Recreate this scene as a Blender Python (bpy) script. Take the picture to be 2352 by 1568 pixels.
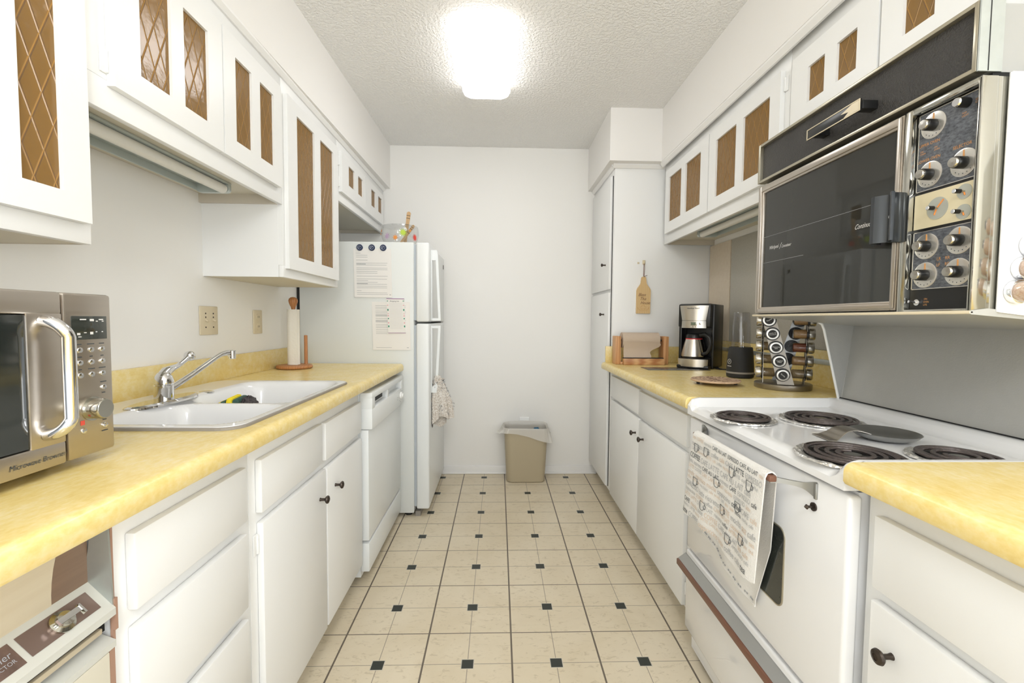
import bpy, bmesh, math, random
from mathutils import Vector, Matrix
random.seed(7)
PI = math.pi
for o in list(bpy.data.objects):
    bpy.data.objects.remove(o)
SC = bpy.context.scene
COL = SC.collection

# ------------------------------------------------------------------ camera
cam_d = bpy.data.cameras.new('camera'); cam = bpy.data.objects.new('camera', cam_d); COL.objects.link(cam)
cam_d.sensor_width = 36.0; cam_d.lens = 1040.43 * 36 / 2352; cam_d.clip_start = 0.02
yaw, pit, rol = 0.0308, 0.0486, 0.0084
F = Vector((math.sin(yaw)*math.cos(pit), math.cos(yaw)*math.cos(pit), -math.sin(pit)))
r0 = Vector((math.cos(yaw), -math.sin(yaw), 0)); u0 = r0.cross(F)
Rr = r0*math.cos(rol) + u0*math.sin(rol); Uu = -r0*math.sin(rol) + u0*math.cos(rol)
m = Matrix((Rr, Uu, -F)).transposed().to_4x4(); m.translation = (0, 0, 1.1763)
cam.matrix_world = m
SC.camera = cam

# ------------------------------------------------------------------ view, world, fill lamps added behind the camera
SC.view_settings.view_transform = 'Standard'; SC.view_settings.look = 'None'
SC.view_settings.gamma = 1.0; SC.view_settings.use_curve_mapping = False
SC.view_settings.exposure = 0.18
wd = bpy.data.worlds.new('daylight'); SC.world = wd; wd.use_nodes = True
wd.node_tree.nodes['Background'].inputs[0].default_value = (0.93, 0.97, 1.0, 1)
wd.node_tree.nodes['Background'].inputs[1].default_value = 1.3
def area(name, loc, rot, sx, sy, power, color):
    d = bpy.data.lights.new(name, 'AREA'); d.shape = 'RECTANGLE'; d.size = sx; d.size_y = sy
    d.energy = power; d.color = color
    o = bpy.data.objects.new(name, d); COL.objects.link(o); o.location = loc; o.rotation_euler = rot
    return o
# broad fill lamp added across the open end, behind the camera
area('open_end_fill', (0.08, -1.68, 1.35), (PI/2, 0, 0), 2.3, 2.1, 9, (0.92, 0.965, 1.0))
# soft point lamp added as unseen fill, high up behind the camera
pd = bpy.data.lights.new('overhead_fill', 'POINT'); pd.energy = 33; pd.shadow_soft_size = .22; pd.color = (0.95, 0.975, 1.0)
po = bpy.data.objects.new('overhead_fill', pd); COL.objects.link(po); po.location = (0.08, -.75, 2.10)
# unseen fill lamps added along the two side walls, behind the camera
area('right_side_fill', (1.27, -.75, 1.30), (PI/2, 0, math.radians(62)), 1.0, 1.1, 34, (0.95, 0.975, 1.0))
area('left_side_fill', (-1.10, -.85, 1.30), (PI/2, 0, math.radians(-62)), 1.0, 1.1, 7, (0.95, 0.975, 1.0))
LAMP_STRENGTH = 9.2

# ------------------------------------------------------------------ materials
MT = {}
def nodes(name):
    m = bpy.data.materials.new(name); m.use_nodes = True
    nt = m.node_tree; b = nt.nodes['Principled BSDF']
    MT[name] = m
    return m, nt, b
def N(nt, t, **k):
    n = nt.nodes.new(t)
    for a, v in k.items():
        if a in n.inputs: n.inputs[a].default_value = v
        else: setattr(n, a, v)
    return n
def coords(nt, scale=(1,1,1), kind='Object'):
    tc = nt.nodes.new('ShaderNodeTexCoord'); mp = nt.nodes.new('ShaderNodeMapping')
    mp.inputs['Scale'].default_value = scale
    nt.links.new(tc.outputs[kind], mp.inputs[0]); return mp.outputs[0]
def mat(name, col, rough=0.5, metal=0.0, bump=None, var=None, coat=0.0, trans=0.0, ior=1.45, emit=None, spec=None, alpha=None):
    """bump=(scale, strength, (sx,sy,sz)); var=(color2, scale, (sx,sy,sz), contrast)"""
    m, nt, b = nodes(name)
    b.inputs['Base Color'].default_value = (*col, 1); b.inputs['Roughness'].default_value = rough
    b.inputs['Metallic'].default_value = metal; b.inputs['Coat Weight'].default_value = coat
    b.inputs['Coat Roughness'].default_value = 0.08
    b.inputs['Transmission Weight'].default_value = trans; b.inputs['IOR'].default_value = ior
    if spec is not None: b.inputs['Specular IOR Level'].default_value = spec
    if alpha is not None: b.inputs['Alpha'].default_value = alpha
    if emit: b.inputs['Emission Color'].default_value = (*emit[0], 1); b.inputs['Emission Strength'].default_value = emit[1]
    if var:
        c2, sc, st, con = var
        n = N(nt, 'ShaderNodeTexNoise', Scale=sc, Detail=5.0, Roughness=0.6); nt.links.new(coords(nt, st), n.inputs['Vector'])
        r = nt.nodes.new('ShaderNodeValToRGB'); r.color_ramp.elements[0].position = 0.5 - con; r.color_ramp.elements[1].position = 0.5 + con
        r.color_ramp.elements[0].color = (*col, 1); r.color_ramp.elements[1].color = (*c2, 1)
        nt.links.new(n.outputs[0], r.inputs[0]); nt.links.new(r.outputs[0], b.inputs['Base Color'])
    if bump:
        sc, s, st = bump
        n = N(nt, 'ShaderNodeTexNoise', Scale=sc, Detail=3.0); nt.links.new(coords(nt, st), n.inputs['Vector'])
        bp = N(nt, 'ShaderNodeBump', Strength=s, Distance=0.01); nt.links.new(n.outputs[0], bp.inputs['Height'])
        nt.links.new(bp.outputs[0], b.inputs['Normal'])
    return m
I3 = (1, 1, 1)
mat('cabinet_white', (0.87, 0.87, 0.855), 0.32, bump=(9, 0.05, (1, 1, .25)))
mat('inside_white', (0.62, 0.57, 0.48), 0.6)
mat('wall_paint', (0.895, 0.88, 0.845), 0.55, bump=(14, 0.10, I3))
mat('soffit_paint', (0.88, 0.86, 0.83), 0.55, bump=(14, 0.08, I3))
mat('trim_paint', (0.90, 0.89, 0.87), 0.35)
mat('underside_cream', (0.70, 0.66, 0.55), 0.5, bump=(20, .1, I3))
mat('appliance_white', (0.82, 0.84, 0.835), 0.28, bump=(160, 0.03, I3))
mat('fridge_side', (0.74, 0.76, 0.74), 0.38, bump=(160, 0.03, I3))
mat('enamel_white', (0.84, 0.84, 0.84), 0.12, coat=0.6)
mat('plastic_white', (0.90, 0.90, 0.88), 0.35)
mat('gasket_grey', (0.46, 0.50, 0.54), 0.5)
mat('stainless', (0.50, 0.455, 0.40), 0.32, 1.0, bump=(60, 0.04, (1, .02, 1)), var=((0.56, 0.51, 0.45), 30, (1, .03, 1), .3))
mat('stainless_v', (0.62, 0.585, 0.53), 0.27, 1.0, bump=(60, 0.03, (1, 1, .02)))
mat('rack_steel', (0.30, 0.275, 0.24), 0.40, 1.0, bump=(60, 0.03, (1, 1, .02)))
mat('lid_steel', (0.50, 0.48, 0.44), 0.24, 1.0)
mat('handle_black', (0.05, 0.055, 0.06), 0.22, 0.5)
mat('polished_steel', (0.52, 0.51, 0.46), 0.13, 1.0, bump=(6, 0.08, I3))
mat('chrome', (0.75, 0.75, 0.76), 0.05, 1.0)
mat('galvanized', (0.42, 0.445, 0.43), 0.42, 0.7, var=((0.52, 0.55, 0.53), 18, I3, .3))
mat('bronze_edge', (0.50, 0.46, 0.36), 0.3, 0.9)
mat('grey_panel', (0.42, 0.42, 0.40), 0.42, 0.15, bump=(220, 0.05, I3), var=((0.44, 0.44, 0.42), 40, I3, .3))
mat('grey_wall_panel', (0.42, 0.40, 0.345), 0.4, 0.1, var=((0.50, 0.48, 0.42), 500, I3, .1))
mat('beige_panel', (0.66, 0.56, 0.43), 0.4, var=((0.70, 0.61, 0.48), 60, I3, .2))
mat('black_plastic', (0.012, 0.012, 0.012), 0.3)
mat('black_matte', (0.02, 0.02, 0.02), 0.6)
mat('dark_gap', (0.01, 0.01, 0.01), 0.8)
mat('hood_black', (0.032, 0.030, 0.029), 0.5, bump=(260, 0.45, I3), var=((0.058, 0.055, 0.052), 9, I3, .4))
mat('hood_side', (0.40, 0.40, 0.385), 0.45, 0.4)
mat('bracket_metal', (0.40, 0.40, 0.38), 0.32, 0.9)
mat('panel_blue', (0.03, 0.034, 0.042), 0.42, var=((0.16, 0.17, 0.19), 260, (1, .5, 1), .22))
mat('oven_glass', (0.03, 0.03, 0.026), 0.02, ior=1.5)
mat('dark_glass', (0.03, 0.035, 0.03), 0.06, coat=0.7)
mat('oven_window', (0.018, 0.022, 0.02), 0.16, coat=0.3, var=((0.05, 0.055, 0.045), 80, I3, .3))
mat('orange_print', (0.62, 0.30, 0.10), 0.5)
mat('orange_hand', (0.85, 0.30, 0.07), 0.4)
mat('white_print', (0.75, 0.74, 0.72), 0.5)
mat('grey_print', (0.36, 0.37, 0.38), 0.6)
mat('tan_print', (0.76, 0.61, 0.48), 0.7)
mat('towel_grey', (0.50, 0.50, 0.50), 0.8)
mat('dark_print', (0.06, 0.07, 0.08), 0.6)
mat('red_print', (0.75, 0.10, 0.07), 0.5)
mat('clock_face', (0.66, 0.58, 0.38), 0.3, var=((0.74, 0.66, 0.46), 8, I3, .3))
mat('dial_face', (0.62, 0.60, 0.56), 0.22, 0.75, var=((0.70, 0.68, 0.63), 5, I3, .3))
mat('clock_disc', (0.42, 0.43, 0.38), 0.3)
mat('pan_dark', (0.05, 0.05, 0.05), 0.35, 0.6)
mat('coil_iron', (0.085, 0.068, 0.064), 0.36, 0.4, bump=(150, .2, I3))
mat('brown_trim', (0.16, 0.07, 0.045), 0.35, var=((0.22, 0.10, 0.06), 30, (1, .1, 1), .3))
mat('knob_bronze', (0.075, 0.06, 0.05), 0.35, 0.85)
mat('outlet_ivory', (0.69, 0.60, 0.43), 0.35)
mat('rest_metal', (0.30, 0.30, 0.29), 0.28, 0.9)
mat('rest_handle', (0.40, 0.375, 0.34), 0.33, 0.95, bump=(60, .05, (1, .05, 1)))
mat('caulk_grey', (0.30, 0.275, 0.245), 0.55)
mat('can_tan', (0.47, 0.40, 0.275), 0.45)
mat('blue_plastic', (0.02, 0.13, 0.25), 0.4)
mat('sponge_yellow', (0.90, 0.72, 0.03), 0.9, bump=(60, .6, I3))
mat('sponge_green', (0.06, 0.13, 0.10), 0.9, bump=(200, .8, I3))
mat('scrub_dark', (0.07, 0.06, 0.06), 0.5, bump=(150, 1, I3))
mat('paper', (0.84, 0.82, 0.79), 0.8)
mat('paper_roll', (0.86, 0.83, 0.76), 0.9, bump=(90, .15, I3))
mat('kraft', (0.60, 0.48, 0.37), 0.85, bump=(120, .1, (1, .1, 1)))
mat('navy', (0.03, 0.045, 0.10), 0.3)
mat('silver_print', (0.55, 0.58, 0.65), 0.3, .5)
mat('green_print', (0.02, 0.28, 0.17), 0.6); mat('pink_print', (0.80, 0.22, 0.30), 0.6); mat('purple_print', (0.30, 0.12, 0.30), 0.6)
mat('lime_plastic', (0.45, 0.60, 0.05), 0.5); mat('red_plastic', (0.72, 0.07, 0.05), 0.5)
mat('lilac_plastic', (0.62, 0.45, 0.62), 0.5); mat('orange_plastic', (0.80, 0.30, 0.06), 0.5)
mat('tape_white', (0.92, 0.92, 0.90), 0.5)
mat('compactor_brown', (0.20, 0.13, 0.09), 0.35, var=((0.27, 0.18, 0.12), 22, (1, .1, 4), .3))
mat('compactor_cream', (0.62, 0.53, 0.38), 0.35, var=((0.68, 0.60, 0.45), 20, (1, .1, 4), .3))
mat('marbled_brown', (0.06, 0.04, 0.035), 0.35, var=((0.22, 0.14, 0.11), 40, I3, .25))
mat('satin_brown', (0.22, 0.155, 0.13), 0.3, .4)
mat('compactor_frame', (0.62, 0.62, 0.57), 0.3)
mat('compactor_door', (0.74, 0.70, 0.58), 0.35)
mat('copper_edge', (0.40, 0.24, 0.17), 0.5)
mat('jar_contents_salt', (0.55, 0.34, 0.23), 0.8, var=((0.70, 0.55, 0.42), 260, I3, .15))
mat('spice_green', (0.10, 0.11, 0.05), 0.9, var=((0.28, 0.27, 0.14), 300, I3, .2))
mat('spice_brown', (0.33, 0.18, 0.07), 0.9, var=((0.42, 0.26, 0.12), 200, I3, .2))
mat('spice_red', (0.17, 0.035, 0.015), 0.9, var=((0.24, 0.07, 0.03), 200, I3, .2))
mat('spice_tan', (0.42, 0.31, 0.17), 0.9, var=((0.22, 0.15, 0.08), 300, I3, .2))
mat('label_grey', (0.09, 0.095, 0.12), 0.6)
mat('tube_white', (0.80, 0.79, 0.74), 0.3)
mat('fixture_grey', (0.55, 0.60, 0.58), 0.35, .3)
mat('lamp_tan', (0.72, 0.55, 0.38), 0.5)
mat('lamp_diffuser', (1, 1, 1), 0.4, emit=((0.97, 0.98, 1.0), LAMP_STRENGTH))
mat('lamp_side', (0.9, 0.9, 0.9), 0.4, emit=((0.97, 0.98, 1.0), LAMP_STRENGTH*.3))
mat('towel_white', (0.82, 0.80, 0.76), 0.95, bump=(300, .25, I3))
mat('towel_pattern', (0.52, 0.45, 0.38), 0.95, bump=(300, .25, I3), var=((0.82, 0.79, 0.74), 150, I3, .12))
mat('towel_back', (0.66, 0.63, 0.56), 0.95, bump=(300, .4, I3))
mat('lcd', (0.16, 0.19, 0.13), 0.3)
mat('cork', (0.62, 0.45, 0.30), 0.7, var=((0.50, 0.34, 0.22), 90, I3, .2))
mat('red_band', (0.62, 0.03, 0.04), 0.3)
mat('mat_dark', (0.10, 0.10, 0.095), 0.25, .4, var=((0.20, 0.19, 0.17), 30, I3, .3))
mat('microwave_window', (0.02, 0.024, 0.022), 0.05, coat=1.0)

def wood(name, c1, c2, scale, stretch, rough=.45):
    m, nt, b = nodes(name)
    w = N(nt, 'ShaderNodeTexWave', Scale=scale, Distortion=6.0, Detail=3.0); w.inputs['Detail Scale'].default_value = 1.2
    nt.links.new(coords(nt, stretch), w.inputs['Vector'])
    r = nt.nodes.new('ShaderNodeValToRGB'); r.color_ramp.elements[0].color = (*c1, 1); r.color_ramp.elements[1].color = (*c2, 1)
    nt.links.new(w.outputs[0], r.inputs[0]); nt.links.new(r.outputs[0], b.inputs['Base Color'])
    b.inputs['Roughness'].default_value = rough
wood('wood_holder', (0.42, 0.17, 0.06), (0.52, 0.24, 0.09), 30, (1, 1, .2))
wood('wood_pine', (0.46, 0.20, 0.075), (0.68, 0.40, 0.19), 14, (.25, 1, 1.6))
wood('wood_pine_v', (0.52, 0.25, 0.10), (0.66, 0.36, 0.16), 20, (1, 1, .15))
wood('wood_board', (0.69, 0.47, 0.22), (0.74, 0.53, 0.27), 26, (1, 1, .15), .5)
wood('wood_spoon', (0.55, 0.34, 0.16), (0.63, 0.42, 0.22), 30, (1, 1, .3))

def glassy(name, tint, gl=0.10, rough=0.02):
    """thin clear material: tinted straight-through plus a fresnel reflection"""
    m = bpy.data.materials.new(name); m.use_nodes = True; nt = m.node_tree; nt.nodes.clear(); MT[name] = m
    out = nt.nodes.new('ShaderNodeOutputMaterial'); tr = N(nt, 'ShaderNodeBsdfTransparent'); tr.inputs[0].default_value = (*tint, 1)
    g = N(nt, 'ShaderNodeBsdfGlossy', Roughness=rough); fr = N(nt, 'ShaderNodeLayerWeight', Blend=.5)
    pw = nt.nodes.new('ShaderNodeMath'); pw.operation = 'POWER'; nt.links.new(fr.outputs['Facing'], pw.inputs[0]); pw.inputs[1].default_value = 3.0
    ma = nt.nodes.new('ShaderNodeMath'); ma.operation = 'MULTIPLY_ADD'; nt.links.new(pw.outputs[0], ma.inputs[0]); ma.inputs[1].default_value = .55; ma.inputs[2].default_value = gl*.25
    mx = nt.nodes.new('ShaderNodeMixShader')
    nt.links.new(ma.outputs[0], mx.inputs[0]); nt.links.new(tr.outputs[0], mx.inputs[1]); nt.links.new(g.outputs[0], mx.inputs[2])
    nt.links.new(mx.outputs[0], out.inputs[0]); return m
glassy('clear_glass', (0.95, 0.955, 0.955), 0.35)
glassy('blender_cup', (0.80, 0.80, 0.82), 0.35)
glassy('spice_glass', (0.9, 0.9, 0.88), 0.25)

def bag_material():
    m = bpy.data.materials.new('bag_film'); m.use_nodes = True; nt = m.node_tree; nt.nodes.clear(); MT['bag_film'] = m
    out = nt.nodes.new('ShaderNodeOutputMaterial'); tr = N(nt, 'ShaderNodeBsdfTransparent'); tr.inputs[0].default_value = (1, 1, 1, 1)
    d = nt.nodes.new('ShaderNodeBsdfPrincipled'); d.inputs['Base Color'].default_value = (0.82, 0.79, 0.73, 1); d.inputs['Roughness'].default_value = .3
    mx = nt.nodes.new('ShaderNodeMixShader'); mx.inputs[0].default_value = 0.62
    nt.links.new(tr.outputs[0], mx.inputs[1]); nt.links.new(d.outputs[0], mx.inputs[2]); nt.links.new(mx.outputs[0], out.inputs[0])
bag_material()

def math_node(nt, op, a, b=None, c=None):
    n = nt.nodes.new('ShaderNodeMath'); n.operation = op
    for i, v in enumerate((a, b, c)):
        if v is None: continue
        if isinstance(v, (int, float)): n.inputs[i].default_value = v
        else: nt.links.new(v, n.inputs[i])
    return n.outputs[0]

def amber_material():
    """amber pressed glass with a raised diamond lattice, seen through into the cabinet"""
    m = bpy.data.materials.new('amber_glass'); m.use_nodes = True; nt = m.node_tree; nt.nodes.clear(); MT['amber_glass'] = m
    out = nt.nodes.new('ShaderNodeOutputMaterial')
    tc = nt.nodes.new('ShaderNodeTexCoord'); sp = nt.nodes.new('ShaderNodeSeparateXYZ'); nt.links.new(tc.outputs['Object'], sp.inputs[0])
    Y, Z = sp.outputs['Y'], sp.outputs['Z']
    def lines(sgn):
        u = math_node(nt, 'ADD', math_node(nt, 'MULTIPLY', Y, 1/0.041), math_node(nt, 'MULTIPLY', Z, sgn/0.105))
        f = math_node(nt, 'FRACT', u); d = math_node(nt, 'ABSOLUTE', math_node(nt, 'SUBTRACT', f, 0.5))
        return math_node(nt, 'SUBTRACT', 1.0, math_node(nt, 'MINIMUM', math_node(nt, 'MULTIPLY', d, 14.0), 1.0))
    L = math_node(nt, 'MAXIMUM', lines(1), lines(-1))
    n = N(nt, 'ShaderNodeTexNoise', Scale=45.0, Detail=3.0); nt.links.new(tc.outputs['Object'], n.inputs['Vector'])
    h = math_node(nt, 'ADD', math_node(nt, 'MULTIPLY', L, 1.0), math_node(nt, 'MULTIPLY', n.outputs[0], 0.22))
    bp = N(nt, 'ShaderNodeBump', Strength=0.8, Distance=0.004); nt.links.new(h, bp.inputs['Height'])
    tr = nt.nodes.new('ShaderNodeBsdfTransparent')
    mc = nt.nodes.new('ShaderNodeMix'); mc.data_type = 'RGBA'
    mc.inputs['A'].default_value = (0.92, 0.66, 0.20, 1); mc.inputs['B'].default_value = (0.85, 0.42, 0.05, 1)
    nt.links.new(L, mc.inputs['Factor']); nt.links.new(mc.outputs['Result'], tr.inputs[0])
    df = nt.nodes.new('ShaderNodeBsdfPrincipled'); df.inputs['Roughness'].default_value = 0.16; df.inputs['IOR'].default_value = 1.55
    mc2 = nt.nodes.new('ShaderNodeMix'); mc2.data_type = 'RGBA'
    mc2.inputs['A'].default_value = (0.33, 0.19, 0.055, 1); mc2.inputs['B'].default_value = (0.64, 0.34, 0.07, 1)
    nt.links.new(L, mc2.inputs['Factor']); nt.links.new(mc2.outputs['Result'], df.inputs['Base Color']); nt.links.new(bp.outputs[0], df.inputs['Normal'])
    mx = nt.nodes.new('ShaderNodeMixShader'); mx.inputs[0].default_value = 0.66
    nt.links.new(tr.outputs[0], mx.inputs[1]); nt.links.new(df.outputs[0], mx.inputs[2]); nt.links.new(mx.outputs[0], out.inputs[0])
amber_material()

def laminate():
    m, nt, b = nodes('yellow_laminate')
    g = nt.nodes.new('ShaderNodeNewGeometry')
    def nz(sc, st, det=5):
        mp = nt.nodes.new('ShaderNodeMapping'); mp.inputs['Scale'].default_value = st; nt.links.new(g.outputs['Position'], mp.inputs[0])
        n = N(nt, 'ShaderNodeTexNoise', Scale=sc, Detail=float(det), Roughness=.62); nt.links.new(mp.outputs[0], n.inputs['Vector']); return n.outputs[0]
    a = math_node(nt, 'ADD', math_node(nt, 'MULTIPLY', nz(11, (1, 1, 1)), .42), math_node(nt, 'MULTIPLY', nz(75, (1.6, .7, 1)), .58))
    r = nt.nodes.new('ShaderNodeValToRGB'); e = r.color_ramp.elements
    e[0].position = .26; e[0].color = (0.77, 0.55, 0.16, 1); e[1].position = .70; e[1].color = (0.90, 0.77, 0.44, 1)
    k = r.color_ramp.elements.new(.48); k.color = (0.85, 0.67, 0.27, 1)
    nt.links.new(a, r.inputs[0]); nt.links.new(r.outputs[0], b.inputs['Base Color']); b.inputs['Roughness'].default_value = .27
laminate()

def floor_tiles():
    m, nt, b = nodes('floor_vinyl')
    g = nt.nodes.new('ShaderNodeNewGeometry'); sp = nt.nodes.new('ShaderNodeSeparateXYZ'); nt.links.new(g.outputs['Position'], sp.inputs[0])
    T = 0.3048
    def cell(o, off):     # 0 at the tile's middle, .5 at its seams
        u = math_node(nt, 'DIVIDE', math_node(nt, 'SUBTRACT', o, off), T)
        return math_node(nt, 'ABSOLUTE', math_node(nt, 'SUBTRACT', math_node(nt, 'FRACT', math_node(nt, 'ADD', u, 100.5)), 0.5))
    cx = cell(sp.outputs['X'], -0.4016); cy = cell(sp.outputs['Y'], 1.4955)
    def lt(a, v): return math_node(nt, 'LESS_THAN', a, v)
    def gt(a, v): return math_node(nt, 'GREATER_THAN', a, v)
    seamx = gt(cx, 0.4895); seamy = gt(cy, 0.4935); thin = math_node(nt, 'MAXIMUM', lt(cx, 0.0045), lt(cy, 0.0045))
    sq = math_node(nt, 'MULTIPLY', lt(cx, 0.065), lt(cy, 0.065)); rim = math_node(nt, 'MULTIPLY', lt(cx, 0.074), lt(cy, 0.074))
    def nz(sc, st=(1, 1, 1), det=4.0, rg=.6):
        mp = nt.nodes.new('ShaderNodeMapping'); mp.inputs['Scale'].default_value = st; nt.links.new(g.outputs['Position'], mp.inputs[0])
        n = N(nt, 'ShaderNodeTexNoise', Scale=float(sc), Detail=det, Roughness=rg); n.inputs['Distortion'].default_value = 1.0
        nt.links.new(mp.outputs[0], n.inputs['Vector']); return n.outputs[0]
    def ramp(v, p0, c0, p1, c1):
        r = nt.nodes.new('ShaderNodeValToRGB'); e = r.color_ramp.elements; e[0].position = p0; e[0].color = (*c0, 1); e[1].position = p1; e[1].color = (*c1, 1)
        nt.links.new(v, r.inputs[0]); return r.outputs[0]
    def mix(f, a, b_):
        n = nt.nodes.new('ShaderNodeMix'); n.data_type = 'RGBA'; nt.links.new(f, n.inputs['Factor'])
        for s, v in (('A', a), ('B', b_)):
            if isinstance(v, tuple): n.inputs[s].default_value = (*v, 1)
            else: nt.links.new(v, n.inputs[s])
        return n.outputs['Result']
    base = ramp(nz(2.2), .35, (0.70, 0.605, 0.44), .65, (0.77, 0.68, 0.52))
    veins = ramp(nz(26, (1, 2.2, 1), 5.0, .7), .36, (1, 1, 1), .44, (0, 0, 0))
    c = mix(math_node(nt, 'MULTIPLY', veins, .42), base, (0.46, 0.38, 0.25))
    dirt = ramp(nz(7), .5, (0, 0, 0), .8, (1, 1, 1))
    c = mix(thin, c, (0.36, 0.31, 0.24)); c = mix(math_node(nt, 'MAXIMUM', seamx, seamy), c, (0.16, 0.13, 0.10))
    c = mix(rim, c, (0.62, 0.57, 0.47)); c = mix(sq, c, (0.035, 0.04, 0.034))
    nt.links.new(c, b.inputs['Base Color']); b.inputs['Roughness'].default_value = .38; b.inputs['Specular IOR Level'].default_value = .35
    bp = N(nt, 'ShaderNodeBump', Strength=.25, Distance=0.002); nt.links.new(math_node(nt, 'SUBTRACT', 1.0, math_node(nt, 'MAXIMUM', seamx, seamy)), bp.inputs['Height'])
    nt.links.new(bp.outputs[0], b.inputs['Normal'])
floor_tiles()

def ceiling_mat():
    m, nt, b = nodes('ceiling_texture')
    b.inputs['Base Color'].default_value = (0.90, 0.89, 0.87, 1); b.inputs['Roughness'].default_value = .8
    n = N(nt, 'ShaderNodeTexNoise', Scale=75.0, Detail=2.0); nt.links.new(coords(nt), n.inputs['Vector'])
    r = nt.nodes.new('ShaderNodeValToRGB'); r.color_ramp.elements[0].position = .42; r.color_ramp.elements[1].position = .58
    nt.links.new(n.outputs[0], r.inputs[0])
    bp = N(nt, 'ShaderNodeBump', Strength=.5, Distance=0.006); nt.links.new(r.outputs[0], bp.inputs['Height']); nt.links.new(bp.outputs[0], b.inputs['Normal'])
ceiling_mat()

def foil():
    m, nt, b = nodes('foil'); b.inputs['Base Color'].default_value = (.80, .79, .77, 1); b.inputs['Metallic'].default_value = .85; b.inputs['Roughness'].default_value = .3
    v = N(nt, 'ShaderNodeTexVoronoi', Scale=130.0); nt.links.new(coords(nt), v.inputs['Vector'])
    bp = N(nt, 'ShaderNodeBump', Strength=0.7, Distance=0.003); nt.links.new(v.outputs['Distance'], bp.inputs['Height']); nt.links.new(bp.outputs[0], b.inputs['Normal'])
foil()

# ------------------------------------------------------------------ mesh builder
class B:
    def __init__(s): s.v = []; s.f = []; s.m = []; s.s = []; s.mi = 0
    def add(s, vs, fs, smooth=False):
        o = len(s.v); s.v += [Vector(p) for p in vs]
        for f in fs: s.f.append([i + o for i in f]); s.m.append(s.mi); s.s.append(smooth)
        return s
    def box(s, x0, x1, y0, y1, z0, z1, bev=0.0, seg=2):
        x0, x1 = sorted((x0, x1)); y0, y1 = sorted((y0, y1)); z0, z1 = sorted((z0, z1))
        vs = [(x, y, z) for x in (x0, x1) for y in (y0, y1) for z in (z0, z1)]
        fs = [(0, 1, 3, 2), (4, 6, 7, 5), (0, 4, 5, 1), (2, 3, 7, 6), (0, 2, 6, 4), (1, 5, 7, 3)]
        if bev <= 0: return s.add(vs, fs)
        bm = bmesh.new(); bv = [bm.verts.new(p) for p in vs]
        for f in fs: bm.faces.new([bv[i] for i in f])
        bev = min(bev, .49*min(x1-x0, y1-y0, z1-z0))
        bmesh.ops.bevel(bm, geom=bm.edges[:], offset=bev, segments=seg, profile=.5, affect='EDGES'); bm.normal_update()
        return s.bm(bm, True)
    def bm(s, bm, smooth=False):
        bm.verts.index_update(); o = len(s.v); s.v += [v.co.copy() for v in bm.verts]
        for f in bm.faces:
            s.f.append([v.index + o for v in f.verts]); s.m.append(s.mi); s.s.append(smooth and max(abs(c) for c in f.normal) < .999)
        bm.free(); return s
    def lathe(s, prof, c=(0, 0, 0), ax=(0, 0, 1), seg=32, sx=1.0, sy=1.0, smooth=True, ref=None):
        """prof: (radius, height) pairs along axis ax from c"""
        ax = Vector(ax).normalized()
        r = Vector(ref) if ref else (Vector((1, 0, 0)) if abs(ax.x) < .9 else Vector((0, 1, 0)))
        u = (r - ax*r.dot(ax)).normalized(); w = ax.cross(u); c = Vector(c); vs = []; fs = []
        for (R, h) in prof:
            for i in range(seg):
                a = 2*PI*i/seg; vs.append(c + ax*h + u*(R*sx*math.cos(a)) + w*(R*sy*math.sin(a)))
        n = len(prof)
        for j in range(n-1):
            for i in range(seg):
                k = (i+1) % seg; fs.append((j*seg+i, j*seg+k, (j+1)*seg+k, (j+1)*seg+i))
        if prof[0][0] > 1e-5: fs.append(tuple(range(seg))[::-1])
        if prof[-1][0] > 1e-5: fs.append(tuple((n-1)*seg+i for i in range(seg)))
        s.add(vs, fs[:(n-1)*seg], smooth)
        base = len(s.v) - len(vs)
        for f in fs[(n-1)*seg:]:
            s.f.append([i+base for i in f]); s.m.append(s.mi); s.s.append(False)
        return s
    def cyl(s, p0, p1, r0, r1=None, seg=24, bev=0.0):
        p0 = Vector(p0); p1 = Vector(p1); L = (p1-p0).length; r1 = r0 if r1 is None else r1
        if bev: prof = [(r0-bev, 0), (r0, bev), (r1, L-bev), (r1-bev, L)]
        else: prof = [(r0, 0), (r1, L)]
        return s.lathe(prof, p0, p1-p0, seg)
    def tube(s, pts, r, seg=10, caps=True, closed=False):
        pts = [Vector(p) for p in pts]; n = len(pts); rs = r if isinstance(r, (list, tuple)) else [r]*n
        vs = []; fs = []; up = None
        for i, p in enumerate(pts):
            if closed: t = pts[(i+1) % n] - pts[i-1]
            else: t = pts[min(i+1, n-1)] - pts[max(i-1, 0)]
            t.normalize()
            if up is None: up = Vector((0, 0, 1)) if abs(t.z) < .9 else Vector((1, 0, 0))
            a = (up - t*up.dot(t)).normalized(); b_ = t.cross(a); up = a
            for k in range(seg):
                q = 2*PI*k/seg; vs.append(p + (a*math.cos(q) + b_*math.sin(q))*rs[i])
        for i in range(n if closed else n-1):
            j = (i+1) % n
            for k in range(seg): l = (k+1) % seg; fs.append((i*seg+k, i*seg+l, j*seg+l, j*seg+k))
        s.add(vs, fs, True)
        if caps and not closed:
            o = len(s.v)-len(vs)
            for f in (list(range(seg))[::-1], [(n-1)*seg+k for k in range(seg)]):
                s.f.append([i+o for i in f]); s.m.append(s.mi); s.s.append(False)
        return s
    def prism(s, poly, o, u, v, w, smooth=False):
        """2D polygon in the u,v plane from o, pushed along w"""
        o, u, v, w = Vector(o), Vector(u), Vector(v), Vector(w); n = len(poly)
        a = [o + u*p[0] + v*p[1] for p in poly]; b_ = [q + w for q in a]
        return s.add(a+b_, [list(range(n))[::-1], [i+n for i in range(n)]] + [(i, (i+1) % n, n+(i+1) % n, n+i) for i in range(n)], smooth)
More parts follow.
